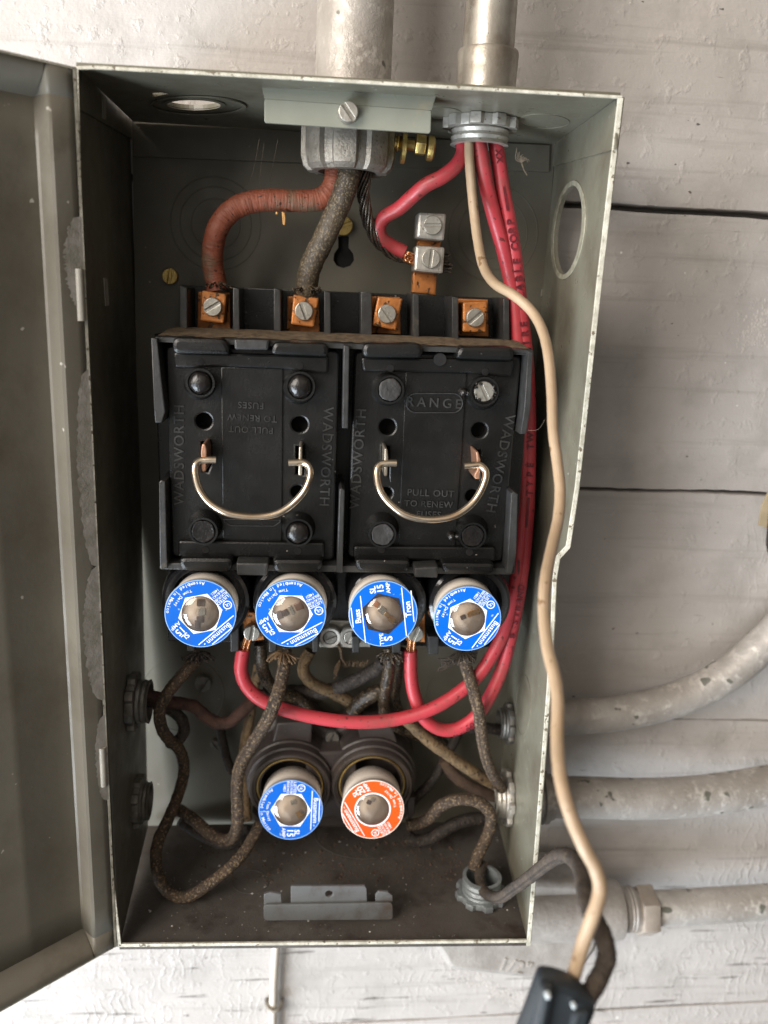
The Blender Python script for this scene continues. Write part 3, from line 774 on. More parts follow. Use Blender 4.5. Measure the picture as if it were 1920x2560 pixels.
# right hand conduits
pipe('conduit', [(1150, 1552, -22), (1225, 1549, -20), (1330, 1541, -18), (1430, 1520, -16), (1520, 1486, -15), (1600, 1435, -14), (1680, 1360, -12), (1760, 1270, -12)], 38, conduit_m,
     'pale conduit curving upwards to the right edge, topmost of the three on the right side')
pipe('conduit', [(1120, 1722, -26), (1250, 1722, -25), (1400, 1725, -24), (1540, 1716, -22), (1659, 1697, -20), (1760, 1678, -20)], 44, conduit_m,
     'thick dull conduit running to the right edge below the curved one')
MB_ = MB()
p = D(1168, 1722, -26)
lh = thing('hub_fitting', 'dark painted conduit hub clamped outside the right wall at the thick dull conduit', 'conduit fitting', p)
MB().lathe([(0, 0), (RR(1175, 1722, -26, 56), 0), (RR(1175, 1722, -26, 56), 3), (RR(1175, 1722, -26, 48), 3.6), (RR(1175, 1722, -26, 48), 6), (0, 6)], dirmat(Frig.hit(1165, 1722) * 0 + Vector((D(1168, 1722, -26).x, -26, p.z)), (1, 0, 0)), 36).build('hub_ring', conduit_m, lh)
# lower conduit body
lbv = D(1100, 2060, -10)
cb = thing('cast_fitting', 'cast conduit body marked one half inch, below the lower right corner of the box', 'conduit fitting', lbv)
b = MB()
b.trace([(925, 2010), (938, 2048), (952, 2066), (968, 2098), (1180, 2122), (1262, 2092), (1295, 2050), (1306, 1985), (1300, 1925), (1262, 1908), (1150, 1903), (1000, 1905)], -30, 30, 4, rnd=6)
cbody = b.build('body', mat('cast_painted_body', (.40, .37, .34), (.30, .27, .245), 90, .45, .1, .1, bump=1.0, bs=420), cb, angle=60)
b = MB(); lettering(b, '1/2"', 1112, 2090, -30.2, 34, -14, .8, .01); b.build('lettering', conduit_m, cbody)
hx = D(1235, 1966, -24)
q = RR(1290, 1966, -24, 1)
MB().lathe([(58 * q, -50), (61 * q, -40), (62 * q, 0), (64 * q, 18), (60 * q, 23), (47 * q, 24.5), (47 * q, 27), (45 * q, 28), (47 * q, 29), (45 * q, 30), (47 * q, 31), (45 * q, 33), (0, 33)], dirmat(D(1252, 1966, -24), (1, 0, 0.01)), 44).build('hub', MATS['cast_painted_body'], cb)
MB().plate([circ(0, 0, 54 * q, 6, a0=.2)], dirmat(D(1392, 1966, -24), (1, 0, .01)), 10.5, 1.2).build('compression_nut', mat('nut_paint', (.44, .38, .32), (.33, .28, .24), 120, .4, .1, .3, bump=.5), cb)
MB().tube([D(1250, 1967, -24), D(1360, 1966, -24), D(1400, 1965, -24)], 45 * q, 28).build('collar', MATS['nut_paint'], cb)
pipe('conduit', [(1398, 1963, -24), (1500, 1958, -23), (1659, 1948, -22), (1760, 1940, -22)], 37, conduit_m, 'lowest conduit on the right, leaving the hexagonal compression nut', 'conduits')
# ground rod wire under the box
gp = thing('ground_wire', 'thin rigid painted ground wire running down the boards below the box', 'wire', D(592, 2120, 0))
MB().tube([D(600, 2000, 1), D(595, 2060, 0), D(591, 2130, 0), D(589, 2230, 0), D(588, 2280, 0)], RR(592, 2100, 0, 8.5), 16).build('rod', mat('pale_rod_paint', (.60, .54, .46), (.5, .45, .38), 60, .5, .1, bump=.3), gp)
b = MB(); b.tube([D(576, 2158, 4), D(577, 2170, 0), D(583, 2181, -3), D(593, 2184, -4), D(603, 2179, -3), D(608, 2168, 0), D(609, 2158, 4)], RR(592, 2160, 0, 4.5), 10)
b.build('staple', zinc, gp)
# scrap at the right edge
scr = thing('cable_tag', 'tan tag on a dark cord hanging at the far right edge beside the boards', 'tag', D(1655, 1100, -10))
b = MB(); b.trace([(1661, 1062), (1646, 1092), (1639, 1135), (1659, 1142), (1675, 1100), (1675, 1062)], -8, 1.2, .2); b.build('tag_sheet', mat('tan_paper', (.42, .34, .22), (.34, .27, .17), 120, .7), scr)
MB().tube([D(1672, 1060, -10), D(1663, 1150, -10), D(1662, 1180, -10), D(1672, 1215, -10)], 1.6, 10).build('cord', cloth_dark, scr)

# side locknuts --------------------------------------------------
def onr(u, v): return Frig.hit(u, v)
def rad(u, v, y, px): return RR(u, v, y, px)
xr = Frig.hit(1112, 1722)
locknut('locknut', Vector((Frig.hit(1112, 1722).x - .5, -34, D(1112, 1722, -34).z)), (-1, 0, .02), 11.5, 15.5, zinc_lt, 8, 'grey zinc locknut on the right inner wall where tan and black wires enter', h=3, throat=7)
locknut('locknut', Vector((Frig.hit(1100, 1562).x - .5, -22, D(1095, 1562, -22).z)), (-1, 0, 0), 8.5, 11.5, zinc_dark, 8, 'dark stained locknut high on the right inner wall beside the red wire loop', h=3, throat=4)
Lx = Flef.hit(262, 1490)
locknut('locknut', Vector((Flef.hit(275, 1510).x + .5, -52, D(285, 1515, -52).z)), (1, 0, 0), 10.5, 14.5, zinc_dark, 8, 'shadowed zinc locknut on the left inner wall, the upper of two', h=4, throat=6)
locknut('locknut', Vector((Flef.hit(320, 1730).x + .5, -45, D(340, 1730, -45).z)), (1, 0, 0), 9.5, 13.5, zinc_dark, 8, 'shadowed locknut low on the left inner wall behind the looping wire', h=4, throat=4)
fb = Fbot.hit(1038, 1935)
locknut('locknut', Vector((fb.x, fb.y, fb.z)), (0, -.0, 1), 10, 13.6, mat('grey_blue_zinc', (.33, .36, .37), (.24, .26, .27), 160, .42, .1, .5, bump=.5), 8,
        'blue-grey zinc locknut on the floor of the box at its right corner, wires rising out', h=3.4, throat=9)

# ================================================================ FUSE BLOCK
fblk = thing('fuse_block', 'black moulded fuse block base with terminal bays in the middle of the box', 'fuse block', D(740, 980, -10))
b = MB()                                             # main body
b.trace([(333, 722), (1148, 752), (1112, 1240), (350, 1228)], -50, 42, .6)
b.trace([(388, 616), (1104, 645), (1104, 745), (388, 716)], -22, 16, .4)
b.build('base', bake, fblk)
# back shelf of the terminal row
b = MB()
zA = D(388, 718, -46).z
for u0, u1, v0, v1, vb in ((387, 404, 615, 622, 712), (503, 517, 621, 624, 722), (591, 606, 622, 626, 716), (700, 714, 627, 632, 738), (779, 803, 630, 632, 735),
                           (891, 905, 634, 637, 740), (976, 990, 640, 643, 742), (1087, 1100, 643, 646, 745)):
    MB().trace([(u0, v0), (u1, v1), (u1 + 1, vb), (u0, vb)], -46, 26, .5).build('divider', bake_edge, fblk)
b = MB()                                             # dusty ledge
la, lb2, lc, ldp = D(335, 728, -76), D(1150, 757, -76), D(1108, 735, -40), D(380, 706, -40)
def slabq(mb, q, th=2.0):
    n_ = (q[1] - q[0]).cross(q[2] - q[0]).normalized() * th
    if n_.z > 0: n_ = -n_
    vs = list(q) + [x + n_ for x in q]
    mb.add(vs, [(0, 1, 2, 3), (7, 6, 5, 4), (0, 4, 5, 1), (1, 5, 6, 2), (2, 6, 7, 3), (3, 7, 4, 0)])
slabq(b, [la, lb2, lc, ldp])
ledge = b.build('ledge', bake_edge, fblk)
b = MB()
rgd = random.Random(4)
n = 90
fr = []; bk = []
for i in range(n + 1):
    t = i / n
    pf = la.lerp(lb2, t); pk = ldp.lerp(lc, t)
    fr.append(pf.lerp(pk, .10 + .12 * rgd.random()) + Vector((0, 0, .12)))
    bk.append(pf.lerp(pk, .98) + Vector((0, 0, .3)))
mids = [fr[i].lerp(bk[i], .5) + Vector((0, 0, rgd.uniform(.3, 1.3))) for i in range(n + 1)]
vs = fr + mids + bk
fs = [(j * (n + 1) + i, j * (n + 1) + i + 1, (j + 1) * (n + 1) + i + 1, (j + 1) * (n + 1) + i) for j in range(2) for i in range(n)]
b.add(vs, fs); dl = b.build('dust', dusty, ledge, angle=180); dl['kind'] = 'stuff'
b = MB()                                             # rails that hold the pull-outs
for pts in ([(326, 730), (339, 731), (349, 820), (357, 890), (349, 914), (335, 913), (332, 880)],
            [(343, 1043), (347, 1037), (357, 1040), (361, 1228), (345, 1229)],
            [(742, 745), (755, 748), (752, 926), (739, 925)],
            [(733, 1058), (738, 1054), (745, 1060), (740, 1238), (727, 1237)],
            [(1140, 758), (1152, 761), (1147, 880), (1137, 938), (1124, 938), (1132, 880)],
            [(1104, 1066), (1110, 1062), (1119, 1068), (1116, 1200), (1106, 1241), (1094, 1239)]):
    MB().trace(pts, -79, 30, .5).build('rail', bake_edge, fblk)
b = MB(); b.trace([(345, 1216), (1106, 1228), (1104, 1242), (347, 1230)], -76, 28, .4).build('cross_rail', bake_edge, fblk)
MB().trace([(326, 730), (760, 745), (760, 752), (326, 737)], -73, 16, .4).build('cross_rail', bake_edge, fblk)
MB().trace([(1095, 752), (1152, 756), (1152, 765), (1095, 760)], -77, 20, .4).build('cross_rail', bake_edge, fblk)
# latches in the ledge
for lt_, ly in (([c3(690, 515), c3(965, 520), c3(955, 602), c3(695, 598)], -82), ([c5(706, 1005), c5(958, 1008), c5(945, 1108), c5(712, 1104)], -84),
                ([c6(600, 1042), c6(788, 1032), c6(782, 1124), c6(602, 1120)], -84)):
    MB().trace(lt_, ly, 10, 1, rnd=1).build('latch', bake_edge, fblk)
# sockets of the upper fuses
FU = [(436, 1318, 81), (629, 1320, 78), (829, 1325, 74), (1008, 1324, 77)]
FUSE_D = {}
b = MB()
b.trace([(360, 1215), (1105, 1228), (1092, 1400), (362, 1385)], -44, 26, .6)
b.build('socket_base', bake_gloss, fblk)
b = MB()
for (u, v, rp_) in FU:
    c = D(u + 8, v - 18, -70); r = RR(u, v, -70, rp_ * 1.06)
    b.ring([(r * .80, -28), (r * 1.15, -28), (r * 1.13, -6), (r * 1.08, -1), (r * 1.0, 0), (r * .86, -1), (r * .80, -5)], frontM(c), 56)
    b.build('socket', bake_gloss, fblk); b = MB()
b = MB()
for u0, v0, u1, v1 in ((403, 1385, 421, 1407), (497, 1340, 516, 1408), (580, 1380, 598, 1409), (674, 1375, 688, 1409), (760, 1375, 777, 1410), (846, 1385, 866, 1411), (925, 1375, 948, 1414), (1017, 1388, 1034, 1414)):
    MB().trace([(u0, v0), (u1, v0), (u1 - 1, v1), (u0 + 1, v1)], -56, 26, .5).build('barrier', bake_edge, fblk)
# line terminals
for (u0, v0, u1, v1, u2, v2, u3, v3, su, sv, sa) in (
        (c3(445, 140) + c3(635, 170) + c3(612, 398) + c3(432, 375) + c3(529, 268) + (32,)),
        (c3(1148, 172) + c3(1345, 200) + c3(1305, 428) + c3(1127, 402) + c3(1228, 300) + (-68,)),
        (c4(322, 185) + c4(515, 205) + c4(460, 452) + c4(275, 408) + c4(390, 322) + (-52,)),
        (c4(975, 232) + c4(1165, 222) + c4(1150, 465) + c4(972, 462) + c4(1065, 350) + (43,))):
    b = MB(); b.trace([(u0, v0), (u1, v1), (u2, v2), (u3, v3)], -44, 13, .8, rnd=.8)
    tm = b.build('terminal', copper, fblk)
    screw(tm, D(su, sv, -44.6), RR(su, sv, -44, 20), sa, steel, h=2.2)
b = MB()
for (u, v) in ((462, 690), (655, 700), (830, 700), (1020, 705)):
    MB().trace([(u - 34, v - 60), (u + 34, v - 58), (u + 36, v + 22), (u - 36, v + 20)], -30, 6, .4).build('terminal_strap', copper, fblk)
# load terminals
for (u, v, ang, px) in ((545, 1364, 82, 18), (896, 1366, 70, 18)):
    b = MB(); b.trace([(u - 22, v - 42), (u + 12, v - 40), (u + 26, v + 18), (u - 16, v + 24)] if u < 700 else [(u - 12, v - 40), (u + 22, v - 42), (u + 22, v + 22), (u - 20, v + 18)], -52, 4, .4)
    tm = b.build('terminal', copper, fblk)
    screw(tm, D(u, v, -53), RR(u, v, -53, px), ang, steel, h=3)
b = MB(); b.trace([(690, 1340), (800, 1342), (800, 1398), (690, 1398)], -46, 3, .3); nb = b.build('neutral_bar', steel, fblk)
for (u, v, ang) in ((713, 1375, 25), (757, 1375, 60)):
    c = D(u, v, -49); r = RR(u, v, -49, 24)
    MB().ring([(r * .66, -2), (r, -2), (r, 1.2), (r * .9, 1.8), (r * .66, 1.6)], frontM(c), 28).build('cup_washer', zinc_lt, nb)
    screw(nb, c, r * .62, ang, steel if u > 730 else zinc_dark, h=1.6)

# ================================================================ PULL-OUTS
def disk(mb, u, v, y, px, h, dome=0, n=32, back=4):
    r = RR(u, v, y, px); c = D(u, v, y)
    prof = [(r, -back), (r, -.4), (r * .96, 0)]
    if dome:
        prof = [(r, -back), (r, 0)] + [(r * math.cos(a), dome * math.sin(a)) for a in [i * math.pi / 16 for i in range(1, 8)]] + [(0, dome)]
    else: prof += [(0, 0)]
    mb.lathe(prof, frontM(c), n); return mb
def boss(parent, base, top, rb, rt, fill, filled):
    b = MB()
    cb_, ct = D(*base, -70), D(*top, -79)
    r0, r1_ = RR(*base, -70, rb), RR(*top, -79, rt)
    n = 36; vs = []; fs = []
    rings = [(cb_, r0), (cb_.lerp(ct, .15), r0 * .94), (cb_.lerp(ct, .7), r1_ * 1.03), (ct, r1_), (ct, r1_ * .86), (ct + Vector((0, 1.6, 0)), r1_ * .82)]
    for c, r in rings:
        for i in range(n):
            a = 2 * math.pi * i / n; vs.append(c + Vector((r * math.cos(a), 0, r * math.sin(a))))
    for j in range(len(rings) - 1):
        for i in range(n): k = (i + 1) % n; fs.append((j * n + i, j * n + k, (j + 1) * n + k, (j + 1) * n + i))
    fs.append(tuple(range(n)))
    fs.append(tuple((len(rings) - 1) * n + i for i in range(n))[::-1])
    b.add(vs, fs); bo = b.build('boss', bake, parent)
    if filled == 'screw':
        screw(bo, ct + Vector((0, 1.2, 0)), r1_ * .68, -62, steel, h=.8)
        b = MB(); rr_ = random.Random(2)
        for _ in range(14):
            a = rr_.uniform(0, 6.28); q = r1_ * rr_.uniform(.55, .8)
            p = ct + Vector((q * math.cos(a), .2, q * math.sin(a))); s_ = rr_.uniform(.4, 1.1)
            b.lathe([(s_, 0), (s_ * .7, .6), (0, .8)], frontM(p), 6)
        b.build('wax_remains', wax, bo)
    else:
        dome = {'dome': 2.2, 'flat': .25, 'sunk': -.2}[filled]
        b = MB(); rr_ = random.Random(int(base[0]))
        prof = [(r1_ * .80, -.8), (r1_ * .78, 0.0)] + [(r1_ * .76 * math.cos(i * math.pi / 14), .1 + dome * math.sin(i * math.pi / 14)) for i in range(1, 7)] + [(0, dome + .1)]
        b.lathe(prof, frontM(ct), 28, lob=lambda a, z: .03 * math.sin(5 * a + base[0]) + .02 * math.sin(11 * a))
        b.build('wax_seal', fill, bo)
def pullout(name, label, plate, holes, chan, slots, ridges, tabs, bosses, texts, handle, eyes, smallholes, yoff=0):
    c = D(plate[0][0] + 180, plate[0][1] + 240, -60)
    t = thing(name, label, 'fuse holder', c, 'pull-out fuse holders')
    Y = -70
    b = MB(); b.trace(plate, Y, 8, .9, rnd=3, holes=[h for h in holes] + [s for s in slots])
    body = b.build('body', bake, t)
    b = MB(); b.trace([(plate[0][0] + 8, plate[0][1] + 8), (plate[1][0] - 8, plate[1][1] + 8), (plate[2][0] - 8, plate[2][1] - 8), (plate[3][0] + 8, plate[3][1] - 8)], Y + 9, 6, .3)
    b.build('inner_body', hole_shade_m, t)  # near-black layer paints the shade seen through the plate's holes
    b = MB(); b.trace(chan, Y - .9, 1.6, .4); b.build('centre_strip', bake, t)
    for r_ in ridges: MB().trace(r_, Y - 3.2, 3.6, 1.0, rnd=1.5).build('ridge', bake, t)
    for r_ in tabs: MB().trace(r_, Y - 10, 11, 1.8, rnd=4).build('finger_grip', bake, t)
    for bo in bosses: boss(t, *bo)
    for h in smallholes: disk(MB(), h[0], h[1], Y - 3.45 if h[3:] else Y - .12, h[2], 0, back=.3).build('vent_hole_shade', hole_shade_m, t)  # flat black discs paint the shade of small holes, nothing is cut
    b = MB()
    for tx in texts: lettering(b, tx[0], tx[1], tx[2], (Y - 1.1) if len(tx) > 6 and tx[6] else Y - .2, tx[3], tx[4], .5, .012, tx[5])
    b.build('lettering', bake_text_lit, body)
    # wire handle
    hp = [D(u, v, y) for u, v, y in handle]
    hb = MB(); hb.tube(hp, RR(handle[0][0], handle[0][1], Y - 10, 8.0), 18, sub=8)
    ho = hb.build('handle', nickel, t, angle=60)
    for e_ in eyes:
        b = MB(); b.trace(e_[0], Y - 14, 16, .5, rnd=.8)
        b.build('eye_strap', e_[1], ho)
    return t, body
eye_cu = mat('copper_strap', (.50, .27, .17), (.36, .2, .13), 200, .35, .1, .6, bump=.3)
eye_ni = mat('nickel_strap', (.58, .52, .44), (.42, .36, .28), 200, .3, .1, .8, bump=.3)
YH = -84
pl, plb = pullout('pull_out_fuse_holder', 'black pull-out fuse holder on the left, lettering in its centre upside down', [(357, 746), (733, 757), (721, 1212), (371, 1204)],
    [c3(460, 1145) + (17,), c3(1195, 1172) + (17,), c5(1180, 462) + (14,)],
    [c3(592, 730), c3(1067, 738), c5(1058, 872), c5(605, 868)],
    [[c5(438, 75), c5(508, 75), c5(515, 250), c5(490, 310), c5(450, 300), c5(440, 200)], [c5(1165, 110), c5(1228, 110), c5(1228, 330), c5(1165, 325)]],
    [[c3(225, 615), c3(1420, 645), c3(1415, 780), c3(1300, 775), c3(1070, 745), c3(590, 728), c3(370, 738), c3(232, 735)],
     [c5(262, 835), c5(1388, 852), c5(1385, 975), c5(260, 960)]],
    [[c3(215, 500), c3(620, 512), c3(662, 590), c3(655, 640), c3(215, 632)], [c3(990, 535), c3(1395, 548), c3(1420, 590), c3(1415, 655), c3(968, 636)],
     [c5(262, 965), c5(690, 968), c5(670, 1082), c5(285, 1072)], [c5(978, 978), c5(1385, 980), c5(1360, 1085), c5(1000, 1088)]],
    [(c3(428, 862), c3(432, 852), 34, 31, wax, 'dome'), (c3(1190, 890), c3(1200, 880), 36, 32, wax, 'dome'),
     (c5(470, 720), c5(455, 765), 37, 31, wax, 'sunk'), (c5(1185, 735), c5(1183, 775), 37, 31, wax, 'dome')],
    [('WADSWORTH', 388, 984, 22, 90 - 1.0, 1.14), ('WADSWORTH', 704, 988, 22, -91, 1.12),
     ('PULL OUT', *c3(822, 1210), 14, 180 - 1, 1.1, 1), ('TO RENEW', *c3(832, 1120), 14, 180 - 1, 1.1, 1), ('FUSES', *c3(822, 1022), 14, 180 - 1, 1.15, 1),
     ],
    [c5(555, 215) + (YH,), c5(500, 215) + (YH,), c5(432, 222) + (YH,), c5(395, 255) + (YH - 1,), c5(393, 330) + (YH - 2,), c5(425, 440) + (YH - 3,), c5(500, 540) + (YH - 4,), c5(620, 615) + (YH - 5,), c5(750, 645) + (YH - 5,),
     c5(900, 650) + (YH - 5,), c5(1030, 625) + (YH - 5,), c5(1140, 555) + (YH - 4,), c5(1230, 455) + (YH - 3,), c5(1275, 345) + (YH - 2,), c5(1270, 272) + (YH - 1,), c5(1225, 235) + (YH,), c5(1170, 235) + (YH,), c5(1110, 237) + (YH,)],
    [([c5(445, 95), c5(470, 92), c5(482, 140), c5(478, 300), c5(455, 312), c5(438, 290), c5(436, 150)], eye_cu), ([c5(1190, 115), c5(1215, 115), c5(1215, 335), c5(1185, 335)], eye_ni)],
    [c3(437, 692) + (7.5, 1), c3(1199, 722) + (8, 1), c5(472, 905) + (8, 1), c5(1182, 915) + (8, 1)])
pr_, prb = pullout('pull_out_fuse_holder', 'black pull-out fuse holder on the right, marked RANGE in a rounded frame', [(766, 758), (1127, 768), (1085, 1214), (750, 1205)],
    [c4(395, 1190) + (17,), c4(1100, 1215) + (16.5,), c6(385, 472) + (13,), c6(1045, 492) + (14,)],
    [c4(535, 765), c4(1005, 775), c6(915, 893), c6(478, 885)],
    [[c6(352, 110), c6(410, 110), c6(405, 340), c6(350, 250)], [c6(1052, 140), c6(1112, 140), c6(1095, 365), c6(1045, 345)]],
    [[c4(192, 655), c4(1375, 675), c4(1350, 808), c4(1250, 800), c4(1010, 778), c4(540, 770), c4(205, 765)],
     [c6(135, 878), c6(1225, 885), c6(1228, 1000), c6(135, 975)]],
    [[c4(205, 545), c4(640, 548), c4(682, 600), c4(655, 665), c4(200, 660)], [c4(945, 570), c4(1370, 575), c4(1375, 685), c4(915, 670)],
     [c6(135, 975), c6(580, 985), c6(560, 1085), c6(165, 1080)], [c6(800, 1003), c6(1225, 1008), c6(1205, 1100), c6(828, 1090)]],
    [(c4(395, 900), c4(415, 905), 36, 31, wax_dull, 'flat'), (c4(1125, 930), c4(1140, 920), 37, 32, wax, 'screw'),
     (c6(350, 740), c6(357, 790), 37, 30, wax_dull, 'sunk'), (c6(1040, 760), c6(1050, 800), 37, 30, wax, 'sunk')],
    [('WADSWORTH', 774, 992, 22, 88, 1.14), ('WADSWORTH', 1080, 1003, 22, -97, 1.12),
     ('RANGE', *c4(752, 1008), 21, -1, 1.45, 1), ('PULL OUT', *c6(727, 472), 15, -1, 1.1, 1), ('TO RENEW', *c6(712, 556), 14, -1, 1.1, 1), ('FUSES', *c6(712, 635), 14, -1, 1.1, 1)],
    [c6(465, 240) + (YH,), c6(400, 240) + (YH,), c6(345, 250) + (YH,), c6(315, 290) + (YH - 1,), c6(318, 375) + (YH - 2,), c6(350, 470) + (YH - 3,), c6(425, 560) + (YH - 4,), c6(530, 635) + (YH - 5,), c6(660, 670) + (YH - 5,),
     c6(790, 670) + (YH - 5,), c6(920, 640) + (YH - 5,), c6(1030, 565) + (YH - 4,), c6(1100, 475) + (YH - 3,), c6(1145, 370) + (YH - 2,), c6(1148, 300) + (YH - 1,), c6(1105, 255) + (YH,), c6(1050, 257) + (YH,), c6(985, 262) + (YH,)],
    [([c6(372, 125), c6(395, 128), c6(403, 200), c6(395, 345), c6(367, 340)], eye_ni), ([c6(1075, 150), c6(1095, 152), c6(1113, 220), c6(1105, 365), c6(1065, 362), c6(1060, 330), c6(1085, 290)], eye_cu)],
    [c4(420, 740) + (8, 1), c4(1148, 768) + (8, 1), c6(350, 905) + (8, 1), c6(1026, 925) + (8, 1)])
# RANGE frame, side nubs and broken notch
b = MB()
def capsule(cx, cy, hw, hh, n=10):
    o = []
    for s_, x0 in ((1, cx + hw - hh), (-1, cx - hw + hh)):
        for i in range(n + 1):
            a = -math.pi / 2 + math.pi * i / n
            o.append((x0 + s_ * hh * math.cos(a), cy + s_ * hh * math.sin(a)))
    return o
oc = [c4(*q) for q in capsule(757, 1008, 220, 77)]; ic = [c4(*q) for q in capsule(757, 1008, 212, 70)]
b.trace(oc, -71.5, .7, .1, holes=[ic])
b.build('name_frame', bake_edge, prb)
b = MB()
oc = [c5(*q) for q in ((610, 672), (1052, 676), (1045, 700), (1000, 728), (665, 724), (615, 695))]; ic = [c5(*q) for q in ((618, 676), (1044, 680), (1038, 696), (996, 722), (669, 718), (623, 692))]
b.trace(oc, -71.5, .7, .1, holes=[ic]); b.build('name_frame', bake_edge, plb)
b = MB()
for u, v in (c4(975, 925), c6(885, 802)):
    c = D(u, v, -73); r = RR(u, v, -73, 9.5)
    b.lathe([(r, -3), (r, 0), (r * .7, 1.6), (0, 2.2)], frontM(c), 20); b.build('wax_nub', wax, pr_); b = MB()
for (a, c) in ((c4(985, 925), c4(1040, 935)), (c6(900, 802), c6(950, 805))):
    MB().tube([D(*a, -72.5), D(*c, -73.5)], 1.2, 10, sub=1).build('wax_thread', wax, pr_)
b = MB(); disk(b, *c4(800, 672), -74.2, 14, 0, back=.8, n=18); b.build('broken_notch_shade', hole_shade_m, pr_)  # black disc paints the shade inside the notch

# ================================================================ PLUG FUSES
def fuse(u, v, yf, px, ang, style, label, bu, bv, elem, tilt=0, by=26):
    c = D(u, v, yf); R = RR(u, v, yf, px)
    t = thing('plug_fuse', label, 'fuse', c, 'plug fuses')
    base = D(bu, bv, yf + by)
    ax = (c - base).normalized()                     # fuse axis leans a little, as screwed in
    nrm = Vector((0, -1, 0)).lerp(ax, .35).normalized()
    M = dirmat(c, nrm, Vector((0, 0, 1)))
    # make local x point along +x of the picture
    ex = Vector((1, 0, 0)); ex = (ex - nrm * ex.dot(nrm)).normalized(); ey = nrm.cross(ex)
    M = Matrix((ex, ey, nrm)).transposed().to_4x4(); M.translation = c
    B = M.inverted() @ base                          # base centre in local coordinates
    n = 56
    def skew(prof_, name, m, par, hollow=False):
        vs = []; fs = []
        for r, z in prof_:
            k = z / B.z
            for i in range(n):
                a = 2 * math.pi * i / n; vs.append((r * math.cos(a) + B.x * k, r * math.sin(a) + B.y * k, z))
        for j in range(len(prof_) - 1):
            for i in range(n): q = (i + 1) % n; fs.append((j * n + i, j * n + q, (j + 1) * n + q, (j + 1) * n + i))
        return MB().add(vs, fs, M).build(name, m, par)
    body = skew([(R * .985, -.35), (R * 1.0, -1), (R * .985, -R * .22), (R * .95, -R * .30)], 'cap', ceramic_grey, t)
    skew([(R * .95, -R * .30), (R * .955, -R * .36), (R * .945, -R * .6), (R * .955, -R * .62), (R * .95, B.z * .96), (R * .92, B.z), (R * .86, B.z), (R * .84, B.z - 5)], 'body', ceramic, t)
    # label face
    lm = orange if style == 'orange' else blue
    G = M.copy()
    rot = Matrix.Rotation(math.radians(ang), 4, 'Z')
    G = M @ rot
    if style != 'orange':
        hexa = [(R * .625 * math.cos(math.pi / 2 + math.pi / 3 * i), R * .625 * math.sin(math.pi / 2 + math.pi / 3 * i)) for i in range(6)]
    hole = circ(0, 0, R * .525, 48)
    lab = MB().plate([circ(0, 0, R * .965, 72), circ(0, 0, R * .53, 48)], G @ Matrix.Translation((0, 0, -.25)), .5, .05).build('label', lm, t, smooth=False)
    edge_ = MB().ring([(R * .955, -.5), (R * .99, -.5), (R * .99, .02), (R * .965, .08)], M, 64).build('label_edge', mat('light_blue_edge', (.25, .45, .85), (.2, .4, .8), 50, .3) if style != 'orange' else ceramic, lab)
    z = .06
    mk = MB()
    Z = lambda q=0: Matrix.Translation((0, 0, z + q))
    if style == 'orange': mk.plate([circ(0, 0, R * .575, 48), circ(0, 0, R * .53, 48)], G @ Z(-.01), .1)
    elif style == 'white': mk.plate([hexa, hole], G @ Z(-.01), .1)
    else:
        hx_ = MB().plate([[(R * .64 * math.cos(math.pi / 3 * i + .15), R * .64 * math.sin(math.pi / 3 * i + .15)) for i in range(6)], hole], G @ Z(-.01), .1).build('window_frame', black_ink, lab, smooth=False)
    def tx(s, x, y, h, a=0, bold=.02, sp=1.0, arc=None):
        vs, fs = text2d(s, R * h, .1, bold, sp)
        # keep the word inside its width
        mk.add(vs, fs, G @ Matrix.Translation((x * R, y * R, z)) @ Matrix.Rotation(math.radians(a), 4, 'Z'))
    def arc_text(s, rr, h, a0, a1):
        for i, ch in enumerate(s):
            if ch == ' ': continue
            a = math.radians(a0 + (a1 - a0) * i / (len(s) - 1))
            vs, fs = text2d(ch, R * h, .1, .012)
            mk.add(vs, fs, G @ Matrix.Translation((rr * R * math.cos(a), rr * R * math.sin(a), z)) @ Matrix.Rotation(a + math.pi / 2, 4, 'Z'))
    def bar(x0, x1, y, w=.028):
        mk.plate([[(x0 * R, (y - w / 2) * R), (x1 * R, (y - w / 2) * R), (x1 * R, (y + w / 2) * R), (x0 * R, (y + w / 2) * R)]], G @ Z(), .1)
    if style in ('white', 'orange'):
        bar(-.66, .66, .645); bar(-.40, .36, .885)
        tx('Bussmann', .0, .765, .15, 0, .012, 1.03); bar(.49, .53, .74, .03)
        mk.plate([circ(-.74 * R, .30 * R, .125 * R, 24), circ(-.74 * R, .30 * R, .10 * R, 24)], G @ Z(), .1)
        tx('UL', -.74, .30, .09, -20, .02)
        tx('LISTED', -.74, .10, .095, 0, .01); tx('PLUG FUSE', -.765, -.005, .075, 0, .006, .85); tx('ISSUE NO.', -.76, -.11, .075, 0, .006, .88); tx('14821', -.73, -.215, .08, 0, .008, .95)
        tx('SL', .755, .21, .165, 0, .022); tx('15' if style == 'white' else '20', .76, .0, .205, 0, .022); tx('AMP', .755, -.20, .12, 0, .01)
        arc_text('Time Delay', .72, .085, -110, -62); tx('S', .05, -.81, .07, 0, .01)
        arc_text('Assembled in Mexico', .895, .10, -137, -45)
    else:
        bar(-.80, .62, .60); tx('Buss', .02, .73, .17, 0, .03); bar(-.3, .3, .90)
        bar(-.74, .72, -.60); bar(-.35, .60, -.86); tx('Tron', .05, -.73, .17, 0, .03)
        tx('SL', .75, .22, .17, 0, .03); tx('15', .76, .0, .19, 0, .035); tx('AMP', .76, -.22, .12, 0, .015)
        tx('TYPE', -.76, .12, .12, 0, .015); tx('S', -.76, -.08, .24, 0, .03)
    mk.build('lettering', white_ink, lab, smooth=False)
